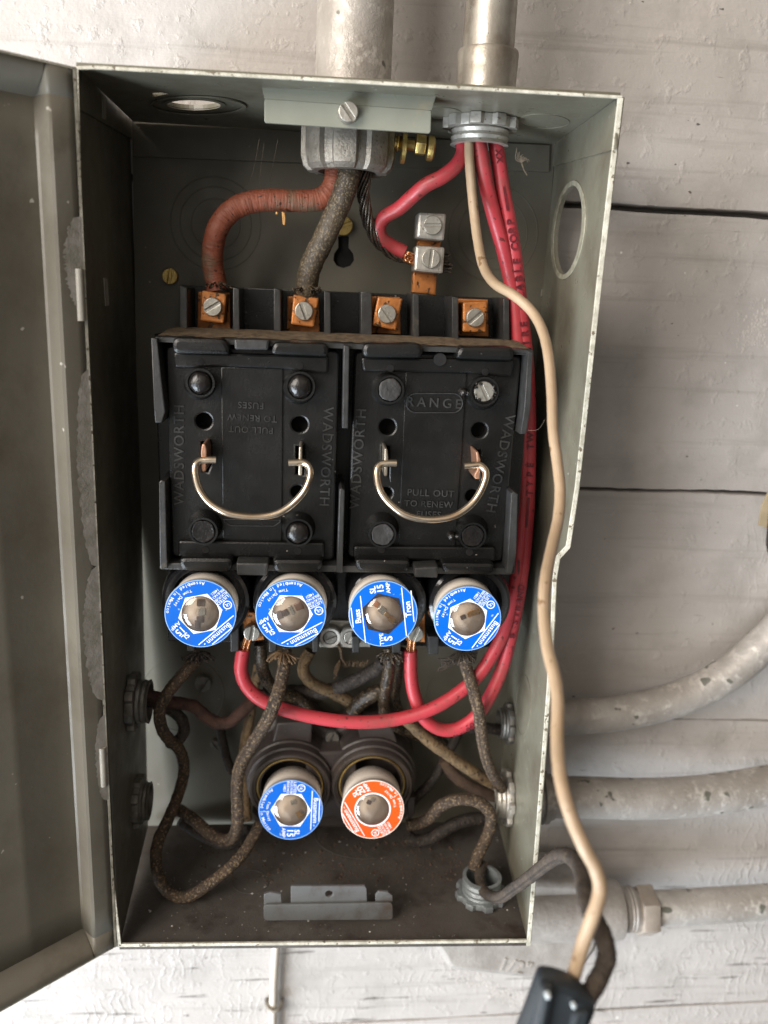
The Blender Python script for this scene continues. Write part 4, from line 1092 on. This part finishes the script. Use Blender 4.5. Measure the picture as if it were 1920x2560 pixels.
    # window, cavity and element
    MB().lathe([(R * .53, -.3), (R * .45, .45), (R * .36, .85), (R * .24, 1.2), (R * .12, 1.42), (0, 1.5)], M, 40, cap=False).build('window', glass, t)
    prof_ = [(R * .525, -.45), (R * .52, -R * .05), (R * .45, -R * .10), (R * .34, -R * .13), (0, -R * .14)]
    MB().lathe(prof_, M, 40, cap=False).build('cavity', cavity_m, t)
    for (x0, y0, ln, wd, a, m_) in elem:
        E = M @ Matrix.Translation((x0 * R, y0 * R, -R * .09)) @ Matrix.Rotation(math.radians(a), 4, 'Z')
        MB().plate([round_poly([(-ln * R / 2, -wd * R / 2), (ln * R / 2, -wd * R / 2), (ln * R / 2, wd * R / 2), (-ln * R / 2, wd * R / 2)], .4)], E, .6, .2).build('fuse_element', m_, t)
    return t
YF = -95
fuse(433, 1326, YF, 77, -138, 'white', 'blue 15 amp plug fuse, leftmost in the upper row of four', 446, 1300,
     [(.0, .30, .22, .22, 90, element_dark), (.03, .03, .20, .22, 0, element_silver), (-.02, -.2, .2, .2, 5, element_dark), (-.1, -.38, .16, .3, 0, element_dark)], by=22)
fuse(628, 1326, YF, 76.5, -150, 'white', 'blue 15 amp plug fuse, second from the left in the upper row of four', 638, 1300,
     [(.22, .2, .24, .22, 25, eye_cu), (.02, .08, .1, .28, 25, element_silver), (-.15, .0, .16, .2, 25, element_dark), (-.34, -.08, .22, .24, 20, element_dark)], by=22)
fuse(828, 1326, YF, 75, 98, 'tron', 'darker blue 15 amp plug fuse with a black hexagon window frame', 820, 1303,
     [(-.22, .27, .2, .17, -40, copper), (-.03, .08, .24, .2, -42, element_silver), (.12, -.06, .2, .12, -42, element_gold), (.26, -.2, .2, .18, -40, element_gold), (.38, -.34, .16, .14, 20, element_silver)], by=22)
fuse(1010, 1337, YF, 73.5, -123, 'white', 'blue 15 amp plug fuse, rightmost in the upper row, beside the red wires', 1001, 1310,
     [(.22, .18, .3, .18, 22, element_gold), (.05, .1, .1, .16, 22, element_gold), (-.12, .02, .16, .14, 24, element_dark)], by=22)
fuse(628, 1750, -62, 69.5, -91, 'white', 'blue 15 amp plug fuse in the lower double socket', 632, 1712,
     [(.08, .22, .18, .17, 15, element_silver), (.3, -.18, .24, .2, 30, element_gold), (.36, -.12, .12, .12, 30, element_silver)], by=26)
fuse(805, 1749, -62, 68.5, 120, 'orange', 'orange 20 amp plug fuse in the lower double socket', 802, 1711,
     [(.0, .3, .16, .13, -25, element_silver), (-.12, .2, .15, .14, -25, element_dark)], by=26)

# ================================================================ LOWER DOUBLE SOCKET
ds = thing('double_fuse_socket', 'dark brown-black moulded double socket holding the blue and the orange lower fuses', 'fuse socket', D(715, 1680, -15))
for u, v in ((627, 1693), (805, 1688)):
    c1 = D(u - 1, v + 13, -42); c0 = c1 + Vector((0, 30, 2))
    r = RR(u, v, -42, 86)
    b = MB(); M = dirmat(c1, c1 - c0)
    b.ring([(r * .70, -36), (r * 1.18, -36), (r * 1.15, -9), (r * 1.11, -8.2), (r * 1.09, -4.4), (r * 1.04, -3.8), (r * 1.03, -.8), (r * 1.0, 0), (r * .95, -.3), (r * .93, -1.6), (r * .88, -1.8), (r * .86, -3.2), (r * .74, -3.4)], M, 64)
    b.build('socket', socket_m, ds)
    b = MB(); b.ring([(r * .80, -8), (r * .845, -8), (r * .845, -2.6), (r * .835, -2.0), (r * .80, -2.2)], M, 56, lob=None); b.build('screw_shell', brass, ds)
b = MB(); b.trace([(555, 1600), (600, 1545), (680, 1540), (700, 1575), (735, 1575), (760, 1540), (850, 1545), (890, 1610), (895, 1755), (850, 1790), (580, 1790), (545, 1755)], -22, 18, 2.5, rnd=5)
b.trace([(660, 1625), (770, 1620), (770, 1760), (740, 1775), (720, 1770), (690, 1775), (660, 1762)], -36, 24, 2)
b.build('bridge', socket_m, ds)
b = MB()
b.trace([(598, 1562), (675, 1558), (672, 1612), (640, 1606), (585, 1616)], -33, 14, 1.2); b.build('shoulder', socket_m, ds)
MB().trace([(768, 1560), (845, 1562), (862, 1616), (815, 1602), (780, 1606)], -33, 14, 1.2).build('shoulder', socket_m, ds)
screw(ds, D(718, 1592, -24), RR(718, 1592, -24, 15), 70, zinc_dark, h=2)
b = MB(); b.trace([(880, 1725), (896, 1722), (896, 1758), (884, 1775)], -38, 12, .5); b.build('terminal_ear', socket_m, ds)
MB().trace([(545, 1755), (560, 1770), (585, 1776), (585, 1800), (555, 1790)], -38, 12, .5).build('terminal_ear', socket_m, ds)

# ================================================================ WIRES
def wire(name, pts, px, m, label, group=None, wob=.0, n=16, sub=6, cat='wire', taper=None, r=None):
    P = [D(*p) for p in pts]
    rr_ = r or RR(*pts[0], px)
    o = MB().tube(P, rr_ if not taper else [rr_ * q for q in taper], n, wob=wob, sub=sub, fuzz=7 if name == 'cloth_wire' else (3 if name == 'service_wire' else 0)).build(name, m, angle=75)
    return tag(o, label, cat, group)
def frayed(parent_name, u, v, y, n, L, m, spread=1.0, down=1.0, seed=1, thick=.25):
    r_ = random.Random(seed); b = MB(); c = D(u, v, y)
    for _ in range(n):
        a = r_.uniform(0, 6.28); q = r_.uniform(.3, 1) * spread
        p1 = c + Vector((math.cos(a) * q * 2, math.sin(a) * q * 1.5, r_.uniform(-.5, .5)))
        p2 = p1 + Vector((math.cos(a) * q * L * .5, math.sin(a) * q * L * .3 - .4, -down * L * r_.uniform(.2, 1)))
        p3 = p2 + Vector((r_.uniform(-1, 1), r_.uniform(-1, 1), r_.uniform(-1, 1)))
        b.tube([c, p1, p2, p3], thick, 5, sub=3, caps=True)
    return b
# service conductors
GS = 'service wires from the zinc bushing nut'
w1 = wire('service_wire', [(722, 345, -42), (725, 375, -42), (716, 408, -42), (690, 430, -42), (645, 434, -42), (590, 432, -42), (540, 437, -42), (500, 455, -42), (472, 490, -42), (461, 530, -40), (459, 570, -38), (466, 606, -37), (470, 628, -37)], 23.5, rubber_r,
     'thick cracked red-brown rubber wire bending left to the first copper terminal', None, wob=.03, n=24, sub=12)
w2 = wire('service_wire', [(756, 345, -50), (752, 385, -50), (738, 430, -50), (718, 475, -50), (695, 525, -48), (675, 565, -46), (665, 600, -43), (662, 632, -40)], 25, mat('dusty_tarred_cloth', (.05, .038, .026), (.02, .015, .012), 130, .5, .2, bump=1.6, bs=420, speck=((.16, .12, .07), 1300, .56), dust=((.095, .07, .043), 60, .44, .7)),
     'thick black and brown tarred wire running down to the second copper terminal', None, wob=.04, n=24, sub=12)
for (u, v, y, s_, m_) in ((468, 612, -40, 3, tarred), (664, 622, -44, 4, tarred)):
    b = frayed('x', u, v, y, 30, 3.5, m_, 1.9, .5, s_, .38)
    tag(b.build('frayed_jacket', m_, angle=80), 'charred frayed collar at the end of the ' + ('red-brown' if u < 500 else 'black and brown') + ' service wire above its terminal', 'frayed insulation', 'frayed wire ends')
b = MB()
for u, v, y in ((470, 640, -38), (664, 648, -40)):
    c = D(u, v, y); 
    b.tube([D(u, v - 18, y), D(u, v + 12, y)], 3.4, 12, sub=1)
# bare neutral: twisted strands
def strands(name, pts, R, n, r, m, label, turns=.09, cat='wire'):
    P = catmull([D(*p) for p in pts], 8); b = MB(); L = 0
    paths = [[] for _ in range(n)]
    for i, p in enumerate(P):
        if i: L += (p - P[i - 1]).length
        t = (P[min(i + 1, len(P) - 1)] - P[max(0, i - 1)]).normalized(); x = t.cross(Vector((0, 1, 0))).normalized(); y = t.cross(x)
        for k in range(n):
            a = 2 * math.pi * k / n + L * turns * 2
            q = R if k % 3 else R * .75
            paths[k].append(p + x * math.cos(a) * q + y * math.sin(a) * q)
    for pa in paths: b.tube(pa, r, 7, sub=1)
    b.tube(P, R * .62, 8, sub=1)
    return tag(b.build(name, m, angle=80), label, cat)
strands('bare_neutral_wire', [(790, 350, -44), (788, 385, -44), (785, 420, -42), (792, 465, -38), (806, 505, -34), (830, 535, -30), (862, 553, -28), (900, 560, -28)], 2.3, 9, .62, bare,
        'blackened bare stranded neutral wire curving into the lower lug')
b = MB(); rg = random.Random(8)
for k in range(26):
    p = D(950, 548 + rg.uniform(0, 38), -27 + rg.uniform(-2, 2)); b.tube([p, p + Vector((4.2 + rg.uniform(-1, 2.0), rg.uniform(-1, 1), rg.uniform(-.5, .9)))], .4, 5, sub=1)
tag(b.build('strand_ends', bare, angle=80), 'dark cut strand ends sticking out to the right of the lower lug', 'wire ends')
GR = 'red insulated wires'
R1 = RR(1000, 340, -46, 15)
wire('red_wire', [(1000, 300, -46), (1000, 330, -48), (985, 358, -50), (955, 382, -50), (920, 400, -48), (890, 425, -44), (862, 450, -40), (832, 468, -36), (819, 490, -34), (825, 515, -32), (848, 532, -30), (874, 545, -30)], 16, red_w,
     'short red wire bending left from the top locknut to the lower lug', GR, sub=10)
b = MB(); rg = random.Random(2)
for k in range(9):
    p = D(872, 540 + k * 3, -30); p2 = D(882 + rg.uniform(-4, 6), 535 + rg.uniform(0, 35), -32 - rg.uniform(0, 3)); p3 = D(902, 548 + k * 4, -28)
    b.tube([p, p2, p3], .55, 7, sub=5)
tag(b.build('copper_strands', copper_wire, angle=80), 'loose bright copper strands twisted in front of the lower lug', 'wire strands')
# lugs
lg = thing('neutral_lug', 'pair of grey zinc screw lugs on a copper strap above the terminal bays', 'terminal lug', D(930, 620, -20))
b = MB(); b.trace([(893, 560), (946, 565), (942, 638), (889, 632)], -20, 4, 1.2); b.trace([(905, 500), (955, 503), (950, 545), (900, 540)], -20, 6, .5); b.build('strap', copper, lg)
for pts, (su, sv), sa in (([(904, 458), (965, 461), (960, 520), (900, 514)], (934, 487), 3), ([(898, 530), (962, 534), (957, 592), (894, 586)], (930, 559), 86)):
    b = MB(); b.trace(pts, -34, 14, 1.2, rnd=1.2); lo = b.build('lug', zinc_lt, lg)
    screw(lo, D(su, sv, -34.5), RR(su, sv, -34, 20), sa, steel, h=1.6)
# long reds
pa = [(1034, 305, -50), (1043, 360, -50), (1053, 410, -48), (1068, 470, -46), (1085, 530, -44), (1102, 600, -42), (1113, 660, -42), (1118, 720, -42), (1124, 800, -42), (1130, 900, -42), (1132, 1000, -42), (1128, 1120, -42), (1118, 1220, -43), (1106, 1300, -45),
      (1088, 1365, -48), (1060, 1420, -50), (1030, 1462, -52), (985, 1500, -54), (930, 1532, -56), (860, 1553, -56), (780, 1560, -56), (700, 1553, -55), (620, 1535, -54), (565, 1512, -53), (533, 1482, -52), (521, 1450, -52), (522, 1425, -52), (526, 1402, -52)]
wire('red_wire', pa, 14, red_w, 'long red wire sweeping left across the dark wires to the left copper terminal', GR, sub=10, r=RR(700, 1553, -55, 14.5))
pb_ = [(1070, 305, -46), (1078, 355, -46), (1088, 420, -45), (1100, 480, -44), (1110, 540, -43), (1119, 610, -42), (1126, 680, -42), (1136, 760, -42), (1142, 860, -42), (1143, 980, -42), (1140, 1100, -42), (1132, 1200, -42), (1120, 1290, -44), (1104, 1370, -46), (1086, 1440, -47),
       (1060, 1500, -48), (1030, 1545, -50), (990, 1573, -51), (950, 1575, -51), (915, 1550, -51), (896, 1505, -51), (888, 1460, -51), (887, 1405, -51)]
wire('red_wire', pb_, 14, red_w, 'long red wire looping low, to the terminal between the third and fourth fuses', GR, sub=10, r=RR(700, 1553, -55, 14.5))
for pts, lab_ in (([(526, 1412, -52), (531, 1392, -52), (540, 1368, -52)], 'bare copper end of the long red wire clamped beside the second upper fuse'),
            ([(887, 1412, -51), (888, 1392, -51), (892, 1370, -51)], 'bare copper end of the red wire clamped beside the third upper fuse')):
    b = MB()
    for k in range(4): b.tube([D(u + (k - 1.5) * 4.5, v, y - (k % 2)) for u, v, y in pts], .75, 8, sub=3)
    tag(b.build('copper_wire_end', copper_wire, angle=80), lab_, 'wire end', 'bare copper wire ends')
# printing along the red wires
def print_on(path, t_uv, text, px, seed=0, bold=.03, flip=False, side=0.0):
    """characters laid on the camera side of the tube between two photo points"""
    (u0, v0, y0), (u1, v1, y1) = t_uv
    b = MB(); N = len(text)
    for i, ch in enumerate(text):
        if ch == ' ': continue
        t = (i + .5) / N
        u = u0 + (u1 - u0) * t; v = v0 + (v1 - v0) * t; y = y0 + (y1 - y0) * t
        ang = math.degrees(math.atan2(-(v1 - v0), (u1 - u0)))
        if ch == '_': # long dash
            vs, fs = fill2d([[(-px * .9, -.7), (px * .9, -.7), (px * .9, .7), (-px * .9, .7)]], .1)
            continue
        lettering(b, ch, u, v, y, px, ang, .12, bold)
    return b
rw = RR(700, 1553, -55, 14.5)
rwob = bpy.data.objects['red_wire.002']
def ptext(s, u0, v0, u1, v1, yc, px=15, bold=.035):
    if v1 < 1400 and u0 > 1070:
        def ya(v):
            q = pb_[:14]
            for a_, c_ in zip(q, q[1:]):
                if a_[1] <= v <= c_[1]: return a_[2] + (c_[2] - a_[2]) * (v - a_[1]) / (c_[1] - a_[1]), a_[0] + (c_[0] - a_[0]) * (v - a_[1]) / (c_[1] - a_[1])
            return q[-1][2], q[-1][0]
        n_ = len(s)
        for i, ch in enumerate(s):
            if ch == ' ': continue
            v = v0 + (v1 - v0) * (i + .5) / n_; y_, u_ = ya(v); y2, u2 = ya(v - 6)
            b = MB(); lettering(b, ch, u_ + 4, v, y_ - rw - .35, px, math.degrees(math.atan2(6, u2 - u_)), .12, bold)
            b.build('printing', ink_worn, rwob, smooth=False)
        return
    b = print_on(None, ((u0, v0, yc - rw - .12), (u1, v1, yc - rw - .12)), s, px, bold=bold); b.build('printing', ink_worn, rwob, smooth=False)
ptext('CABLE', 1129, 648, 1117, 555, -42.5, 17); ptext('CORP', 1113, 542, 1104, 470, -43.5, 17); ptext('XX', 1077, 352, 1074, 322, -46, 14)
ptext('WIRE', 1139, 770, 1134, 690, -42, 16); ptext('TYPE TW', 1146, 1075, 1149, 935, -42, 15); ptext('8 STRAND', 1113, 1382, 1125, 1262, -44, 15)
ptext('TW-600', 975, 1590, 1035, 1562, -50.5, 15)
for u0, v0, u1, v1, y in ((1086, 385, 1097, 455, -45), (1137, 1140, 1142, 1075, -42), (1120, 1235, 1121, 1210, -43), (1098, 1440, 1107, 1395, -46)):
    c0, c1 = D(u0, v0, y - rw - .12), D(u1, v1, y - rw - .12); d_ = (c1 - c0).normalized(); x_ = d_.cross(Vector((0, 1, 0))) * .55
    o_ = Vector((0, -.12, 0))
    ink = MB(); ink.add([c0 - x_, c0 + x_, c1 + x_, c1 - x_, c0 - x_ + o_, c0 + x_ + o_, c1 + x_ + o_, c1 - x_ + o_], [(0, 1, 2, 3), (7, 6, 5, 4), (0, 4, 5, 1), (1, 5, 6, 2), (2, 6, 7, 3), (3, 7, 4, 0)]); ink.build('printed_dash', ink_worn, rwob, smooth=False)
# cream wire
cw = [(1013, 300, -52), (1014, 345, -53), (1018, 400, -54), (1024, 460, -56), (1032, 520, -62), (1044, 575, -70), (1068, 612, -80), (1110, 638, -88), (1148, 672, -94), (1172, 715, -102), (1185, 770, -112), (1192, 850, -122), (1195, 930, -130), (1204, 1000, -136), (1210, 1060, -142),
      (1206, 1120, -150), (1193, 1180, -160), (1179, 1250, -172), (1175, 1320, -180), (1183, 1400, -190), (1198, 1460, -198), (1205, 1520, -205), (1204, 1590, -212), (1208, 1660, -220), (1220, 1720, -226), (1238, 1775, -230), (1262, 1830, -234), (1288, 1880, -236), (1296, 1925, -238), (1282, 1975, -240), (1262, 2030, -240), (1246, 2085, -240), (1235, 2120, -240)]
wire('cream_wire', cw, 11, cream_w, 'long cream wire hanging in front of the right wall down to the dark plastic connector', None, n=20, sub=10, wob=.025, r=.92 * RR(1014, 345, -53, 11.2))
# outgoing black cloth wire
bw = [(1046, 1868, -52), (1037, 1885, -58), (1038, 1912, -66), (1054, 1933, -76), (1081, 1938, -88), (1112, 1918, -104), (1145, 1894, -125), (1178, 1868, -145), (1205, 1850, -165), (1230, 1850, -182), (1252, 1872, -198), (1262, 1910, -212), (1268, 1950, -222), (1285, 1985, -230), (1303, 2025, -234), (1311, 2062, -236), (1302, 2095, -238), (1284, 2130, -241), (1262, 2165, -244)]
wire('cloth_wire', bw, 15, cloth_grey, 'dusty grey cloth wire leaving the floor locknut and crossing over the right rim', 'old cloth covered wires', wob=.07, n=18, sub=10, r=2.75)
# connector
cn = thing('wire_connector', 'blue-black plastic wire connector at the bottom, gripping the cream and the grey wire', 'wire connector', D(1220, 2170, -245))
b = MB(); b.trace([(1172, 2124), (1205, 2126), (1250, 2140), (1292, 2176), (1293, 2190), (1240, 2320), (1095, 2320), (1135, 2225)], -248, 8, 2.6, rnd=3); cnb = b.build('housing', cap_m, cn)
b = MB(); b.trace([(1174, 2140), (1196, 2140), (1200, 2150), (1165, 2320), (1138, 2320)], -250.5, 5, 1.6, rnd=2); b.build('rib', cap_m, cnb); b = MB(); b.trace([(1240, 2190), (1278, 2185), (1250, 2320), (1212, 2320)], -249.6, 3, 1.2, rnd=2); b.build('rib', cap_m, cnb)
b = MB()
pale_ = mat('pale_plastic_spot', (.45, .50, .52), (.4, .45, .48), 50, .35)
disk(b, 1184, 2152, -251.6, 7, 0, dome=.8, back=1).build('contact_spot', pale_, cnb); b = MB(); disk(b, 1240, 2174, -249.4, 6, 0, dome=.6, back=1)
b.build('contact_spot', mat('pale_plastic_spot', (.45, .50, .52), (.4, .45, .48), 50, .35), cnb)

GC = 'old cloth covered wires'
def cw_(fn, pts, px, m, label, wob=.06, yy=None):
    P = [fn(x, y) + (z,) for x, y, z in pts]
    return wire('cloth_wire', P, px, m, label, GC, wob=wob, n=16, sub=8)
cw_(cd, [(715, 95, -44), (670, 160, -46), (600, 240, -50), (520, 330, -52), (450, 430, -54), (415, 520, -54), (415, 600, -52), (440, 680, -48), (490, 745, -42), (550, 800, -36), (585, 880, -32), (592, 980, -30), (570, 1080, -34), (530, 1200, -42), (470, 1340, -50), (405, 1480, -56), (385, 1620, -60), (410, 1760, -62),
         (470, 1860, -64), (560, 1905, -66), (660, 1885, -68), (790, 1800, -68), (930, 1690, -64), (1040, 1570, -58), (1110, 1450, -50), (1150, 1370, -44)], 13, cloth_brown,
    'long brown cloth wire from the leftmost upper fuse, looping over the box floor')
cw_(cd, [(280, 400, -50), (380, 425, -46), (470, 455, -42), (570, 470, -38), (670, 495, -36), (760, 570, -36), (850, 615, -36), (940, 600, -36), (1030, 520, -34), (1110, 450, -30), (1180, 400, -26)], 14, mat('red_brown_cloth', (.085, .04, .028), (.04, .022, .018), 200, .85, .1, bump=1.5, bs=650),
    'red-brown cloth wire sagging from the upper left locknut to behind the red wire')
cw_(cd, [(300, 440, -46), (400, 480, -42), (500, 520, -38), (575, 590, -34), (590, 680, -34), (540, 750, -36), (480, 760, -40)], 13, cloth_dark, 'dark cloth wire hooked behind the loop at the upper left locknut')
cw_(cd, [(1345, 70, -54), (1335, 180, -58), (1315, 300, -62), (1280, 420, -66), (1230, 550, -66), (1170, 660, -62), (1100, 770, -58), (1030, 880, -56), (995, 990, -56), (985, 1120, -56), (990, 1260, -56), (985, 1390, -54), (945, 1470, -50), (870, 1480, -46), (780, 1430, -42), (680, 1345, -38), (600, 1285, -34), (540, 1250, -30)], 14, cloth_brown,
    'thick black and brown cloth wire crossing over the red wire below the second upper fuse')
cw_(cd, [(1150, 180, -30), (1125, 300, -30), (1100, 420, -30), (1085, 540, -28), (1060, 680, -28), (1035, 820, -28), (1035, 980, -30), (1045, 1130, -32), (1052, 1260, -34), (1060, 1340, -36)], 11, cloth_tan, 'straight tan cloth wire behind the thick one left of the double socket')
cw_(cd, [(1155, 30, -46), (1165, 150, -46), (1190, 260, -42), (1240, 340, -36), (1330, 400, -30), (1430, 430, -26), (1510, 500, -24), (1530, 600, -20)], 14, tarred, 'glossy black tarred wire left of the second upper fuse, curving behind')
cw_(cd, [(1530, 80, -30), (1490, 150, -30), (1478, 230, -30), (1520, 300, -28), (1600, 350, -26), (1700, 390, -24), (1800, 440, -22), (1900, 520, -22)], 13, cloth_tan, 'tan cloth wire hooked below the neutral screws')
cw_(ce, [(-330, 330, -20), (-180, 345, -20), (-30, 345, -20), (90, 345, -22), (200, 310, -24), (320, 255, -26), (420, 200, -28), (480, 150, -30)], 15, cloth_dark, 'dark fuzzy cloth wire crossing behind, between the second and third upper fuses')
cw_(ce, [(510, 60, -52), (515, 150, -54), (505, 240, -54), (490, 330, -52), (480, 420, -48), (490, 500, -42), (540, 560, -36), (600, 600, -30)], 12.5, tarred, 'black frayed wire from the third upper fuse going behind the red wire')
cw_(ce, [(600, 60, -44), (585, 160, -42), (575, 270, -40), (560, 370, -36), (580, 460, -32)], 9, tarred, 'thin glossy black wire between the third upper fuse and the red wire')
cw_(ce, [(620, 520, -40), (700, 600, -42), (800, 690, -44), (900, 760, -44), (1000, 830, -42), (1090, 890, -40), (1170, 940, -38), (1250, 975, -36)], 13, cloth_tan, 'tan braided cloth wire running diagonally into the right wall locknut')
cw_(ce, [(1010, 80, -52), (1030, 180, -54), (1062, 280, -56), (1090, 380, -58), (1115, 480, -58), (1130, 600, -56), (1145, 700, -52), (1175, 820, -48), (1225, 930, -44), (1285, 1020, -38)], 13, cloth_brown, 'black and brown cloth wire from the rightmost upper fuse down to the right wall locknut')
cw_(ce, [(640, 1240, -40), (720, 1225, -42), (800, 1180, -46), (860, 1110, -48), (950, 1072, -50), (1050, 1068, -50), (1140, 1100, -50), (1195, 1170, -50), (1190, 1260, -50), (1150, 1360, -52), (1110, 1440, -54), (1080, 1530, -56)], 12.5, cloth_brown, 'brown cloth wire arching from the double socket down into the floor locknut')
cw_(ce, [(630, 1310, -34), (700, 1345, -34), (790, 1330, -34), (870, 1280, -34), (960, 1230, -34), (1060, 1200, -32), (1180, 1190, -28)], 14, cloth_dark, 'dark sagging cloth wire low to the right of the orange fuse')
cw_(ce, [(650, 1100, -26), (720, 1030, -26), (790, 960, -26), (840, 890, -24), (880, 810, -22), (930, 720, -20), (970, 640, -18), (1000, 560, -16)], 10.5, cloth_dark, 'thin dark wire rising behind from the right side of the double socket')
cw_(ce, [(880, 800, -26), (930, 880, -28), (1000, 945, -30), (1080, 990, -30), (1170, 1030, -30), (1260, 1050, -30)], 13, mat('rusty_brown_cloth', (.09, .055, .035), (.05, .03, .02), 200, .9, .05, bump=1.5, bs=650), 'rusty brown fuzzy wire below the tan one at the right wall locknut')
cw_(ce, [(100, 340, -16), (180, 375, -18), (250, 410, -20), (310, 460, -20)], 13, cloth_tan, 'short tan wire stub above the double socket')
cw_(ce, [(270, 480, -24), (320, 420, -26), (390, 370, -28), (460, 340, -28)], 17, tarred, 'fat black taped splice above the right half of the double socket')
cw_(cd, [(860, 640, -14), (880, 760, -12), (910, 880, -12), (945, 980, -12)], 10, cloth_dark, 'thin black wire hanging on the back panel left of the double socket')
cw_(cd, [(560, 1340, -36), (650, 1400, -36), (760, 1470, -36), (900, 1520, -38), (1000, 1480, -38), (1080, 1400, -38)], 11, cloth_dark, 'dark cloth wire sagging below the brown one at the lower left')
cw_(ce, [(1000, 590, -24), (1100, 585, -24), (1180, 590, -22), (1260, 600, -20)], 12, cloth_dark, 'dark wire stub entering the stained locknut high on the right wall')
cw_(ce, [(540, 560, -30), (640, 600, -28), (740, 640, -24), (840, 680, -20), (900, 720, -16)], 15, tarred, 'black tarred wire passing under the red loop on the right')
# frayed ends under the fuses
for (u, v, y, n_, m_, sd, lb_) in ((430, 1412, -48, 26, cloth_dark, 1, 'leftmost'), (612, 1412, -58, 30, mat('orange_brown_fibre', (.20, .12, .06), (.1, .06, .03), 200, .9), 2, 'second'), (838, 1410, -54, 20, tarred, 3, 'third'), (1000, 1412, -56, 30, cloth_grey, 4, 'rightmost')):
    b = frayed('x', u, v, y, n_ + 14, 4.5, m_, 1.9, .9, sd, .42)
    if lb_ == 'rightmost':
        for k in range(9):
            q0 = D(1000, 1418 + k, -56); b.tube([q0, D(975 - k * 3, 1424 + k * 2 + (k % 3) * 4, -58), D(945 + (k * 7) % 25, 1424 + (k * 5) % 24, -58)], .5, 5, sub=4)
    tag(b.build('frayed_insulation', m_, angle=80), 'frayed cloth insulation under the %s upper fuse' % lb_, 'frayed insulation', 'frayed wire ends')
b = MB(); rg = random.Random(9)
for k in range(16):
    u = 740 + k * 3.4; p = D(u, 1438 + rg.uniform(-3, 3), -28); b.tube([p, p + Vector((rg.uniform(-.6, .6), -2.5, 2.0)), p + Vector((rg.uniform(-.8, .8), -3.5, 4.5))], .4, 5, sub=4)
for k in range(6):
    b.tube([D(735, 1425, -34), D(728 + rg.uniform(-5, 5), 1440, -34), D(724 + rg.uniform(-3, 3), 1462 + rg.uniform(-8, 14), -34)], .35, 5, sub=4)
b.tube([D(723, 1388, -48), D(735, 1400, -46), D(738, 1420, -40), D(748, 1436, -34)], .7, 8, sub=5)
tag(b.build('frayed_insulation', cloth_tan, angle=80), 'pale comb of frayed cloth fibres below the neutral screws', 'frayed insulation', 'frayed wire ends')
b = MB()
for k in range(9):
    p0 = D(1127, 352, -12); a = k - 4
    b.tube([D(1131, 366, -12), p0, D(1127 + a * 3.2, 336 + abs(a) * 2, -12), D(1116 + k * 3.4, 320 + k * 3.5 + (k % 2) * 6, -13)], .13, 5, sub=5)
b.tube([D(1131, 366, -12), D(1136, 374, -12), D(1139, 379, -12)], .22, 5, sub=3)
tag(b.build('fibre_tuft', hair, angle=80), 'tiny pale tuft of fibres on the back flange right of the top locknut', 'fibre tuft')
b = MB()
for pts in ([(611, 458), (612, 470), (613, 484)], [(613, 460), (615, 472), (614, 486)], [(598, 458), (598, 463)]):
    b.tube([D(u, v, -46) for u, v in pts], .55, 8, sub=4)
tag(b.build('sap_drip', mat('amber_drip', (.55, .30, .09), (.4, .2, .06), 200, .3), angle=80), 'amber drips hanging under the red-brown service wire', 'drip')
# dust and crumbs on the floor of the box
def litter(name, m, n, smin, smax, region, seed, label, lift=0.1):
    b = MB(); r_ = random.Random(seed)
    for _ in range(n):
        u = r_.uniform(region[0], region[2]); v = r_.uniform(region[1], region[3])
        p = Fbot.hit(u, v); s_ = r_.uniform(smin, smax) * (1 if r_.random() > .1 else 1.8)
        k = 5; vs = [p + Vector((s_ * math.cos(6.283 * i / k) * r_.uniform(.5, 1.3), s_ * math.sin(6.283 * i / k) * r_.uniform(.5, 1.3), 0)) for i in range(k)] + [p + Vector((0, 0, s_ * .7))]
        b.add(vs, [(i, (i + 1) % k, k) for i in range(k)] + [tuple(range(k))[::-1]])
    return tag(b.build(name, m, smooth=False), label, 'debris', kind='stuff')
litter('plaster_crumbs', crumbs, 190, .10, .32, (330, 1840, 1120, 2030), 1, 'white plaster crumbs scattered over the floor of the box')
litter('brown_debris', soot, 800, .25, .8, (430, 1800, 1000, 1905), 2, 'brown insulation debris heaped at the back of the box floor')
# cobwebs
b = MB(); rg = random.Random(6)
for (a, c) in (((560, 300, -60), (520, 420, -5)), ((600, 300, -60), (580, 395, -5)), ((570, 310, -60), (572, 450, -5)), ((660, 350, -20), (755, 390, -46)), ((455, 1650, -8), (440, 1725, -30)), ((510, 1765, -20), (545, 1790, -30)), ((1140, 930, -79), (1178, 905, -110))):
    p, q = D(*a), D(*c); m_ = (p + q) / 2 + Vector((rg.uniform(-2, 2), 0, -rg.uniform(1, 3)))
    b.tube([p, m_, q], .022, 4, sub=6)
tag(b.build('cobweb', hair, angle=80), 'thin cobweb threads stretched inside the fuse box', 'cobweb', kind='stuff')
SC.render.film_transparent = False
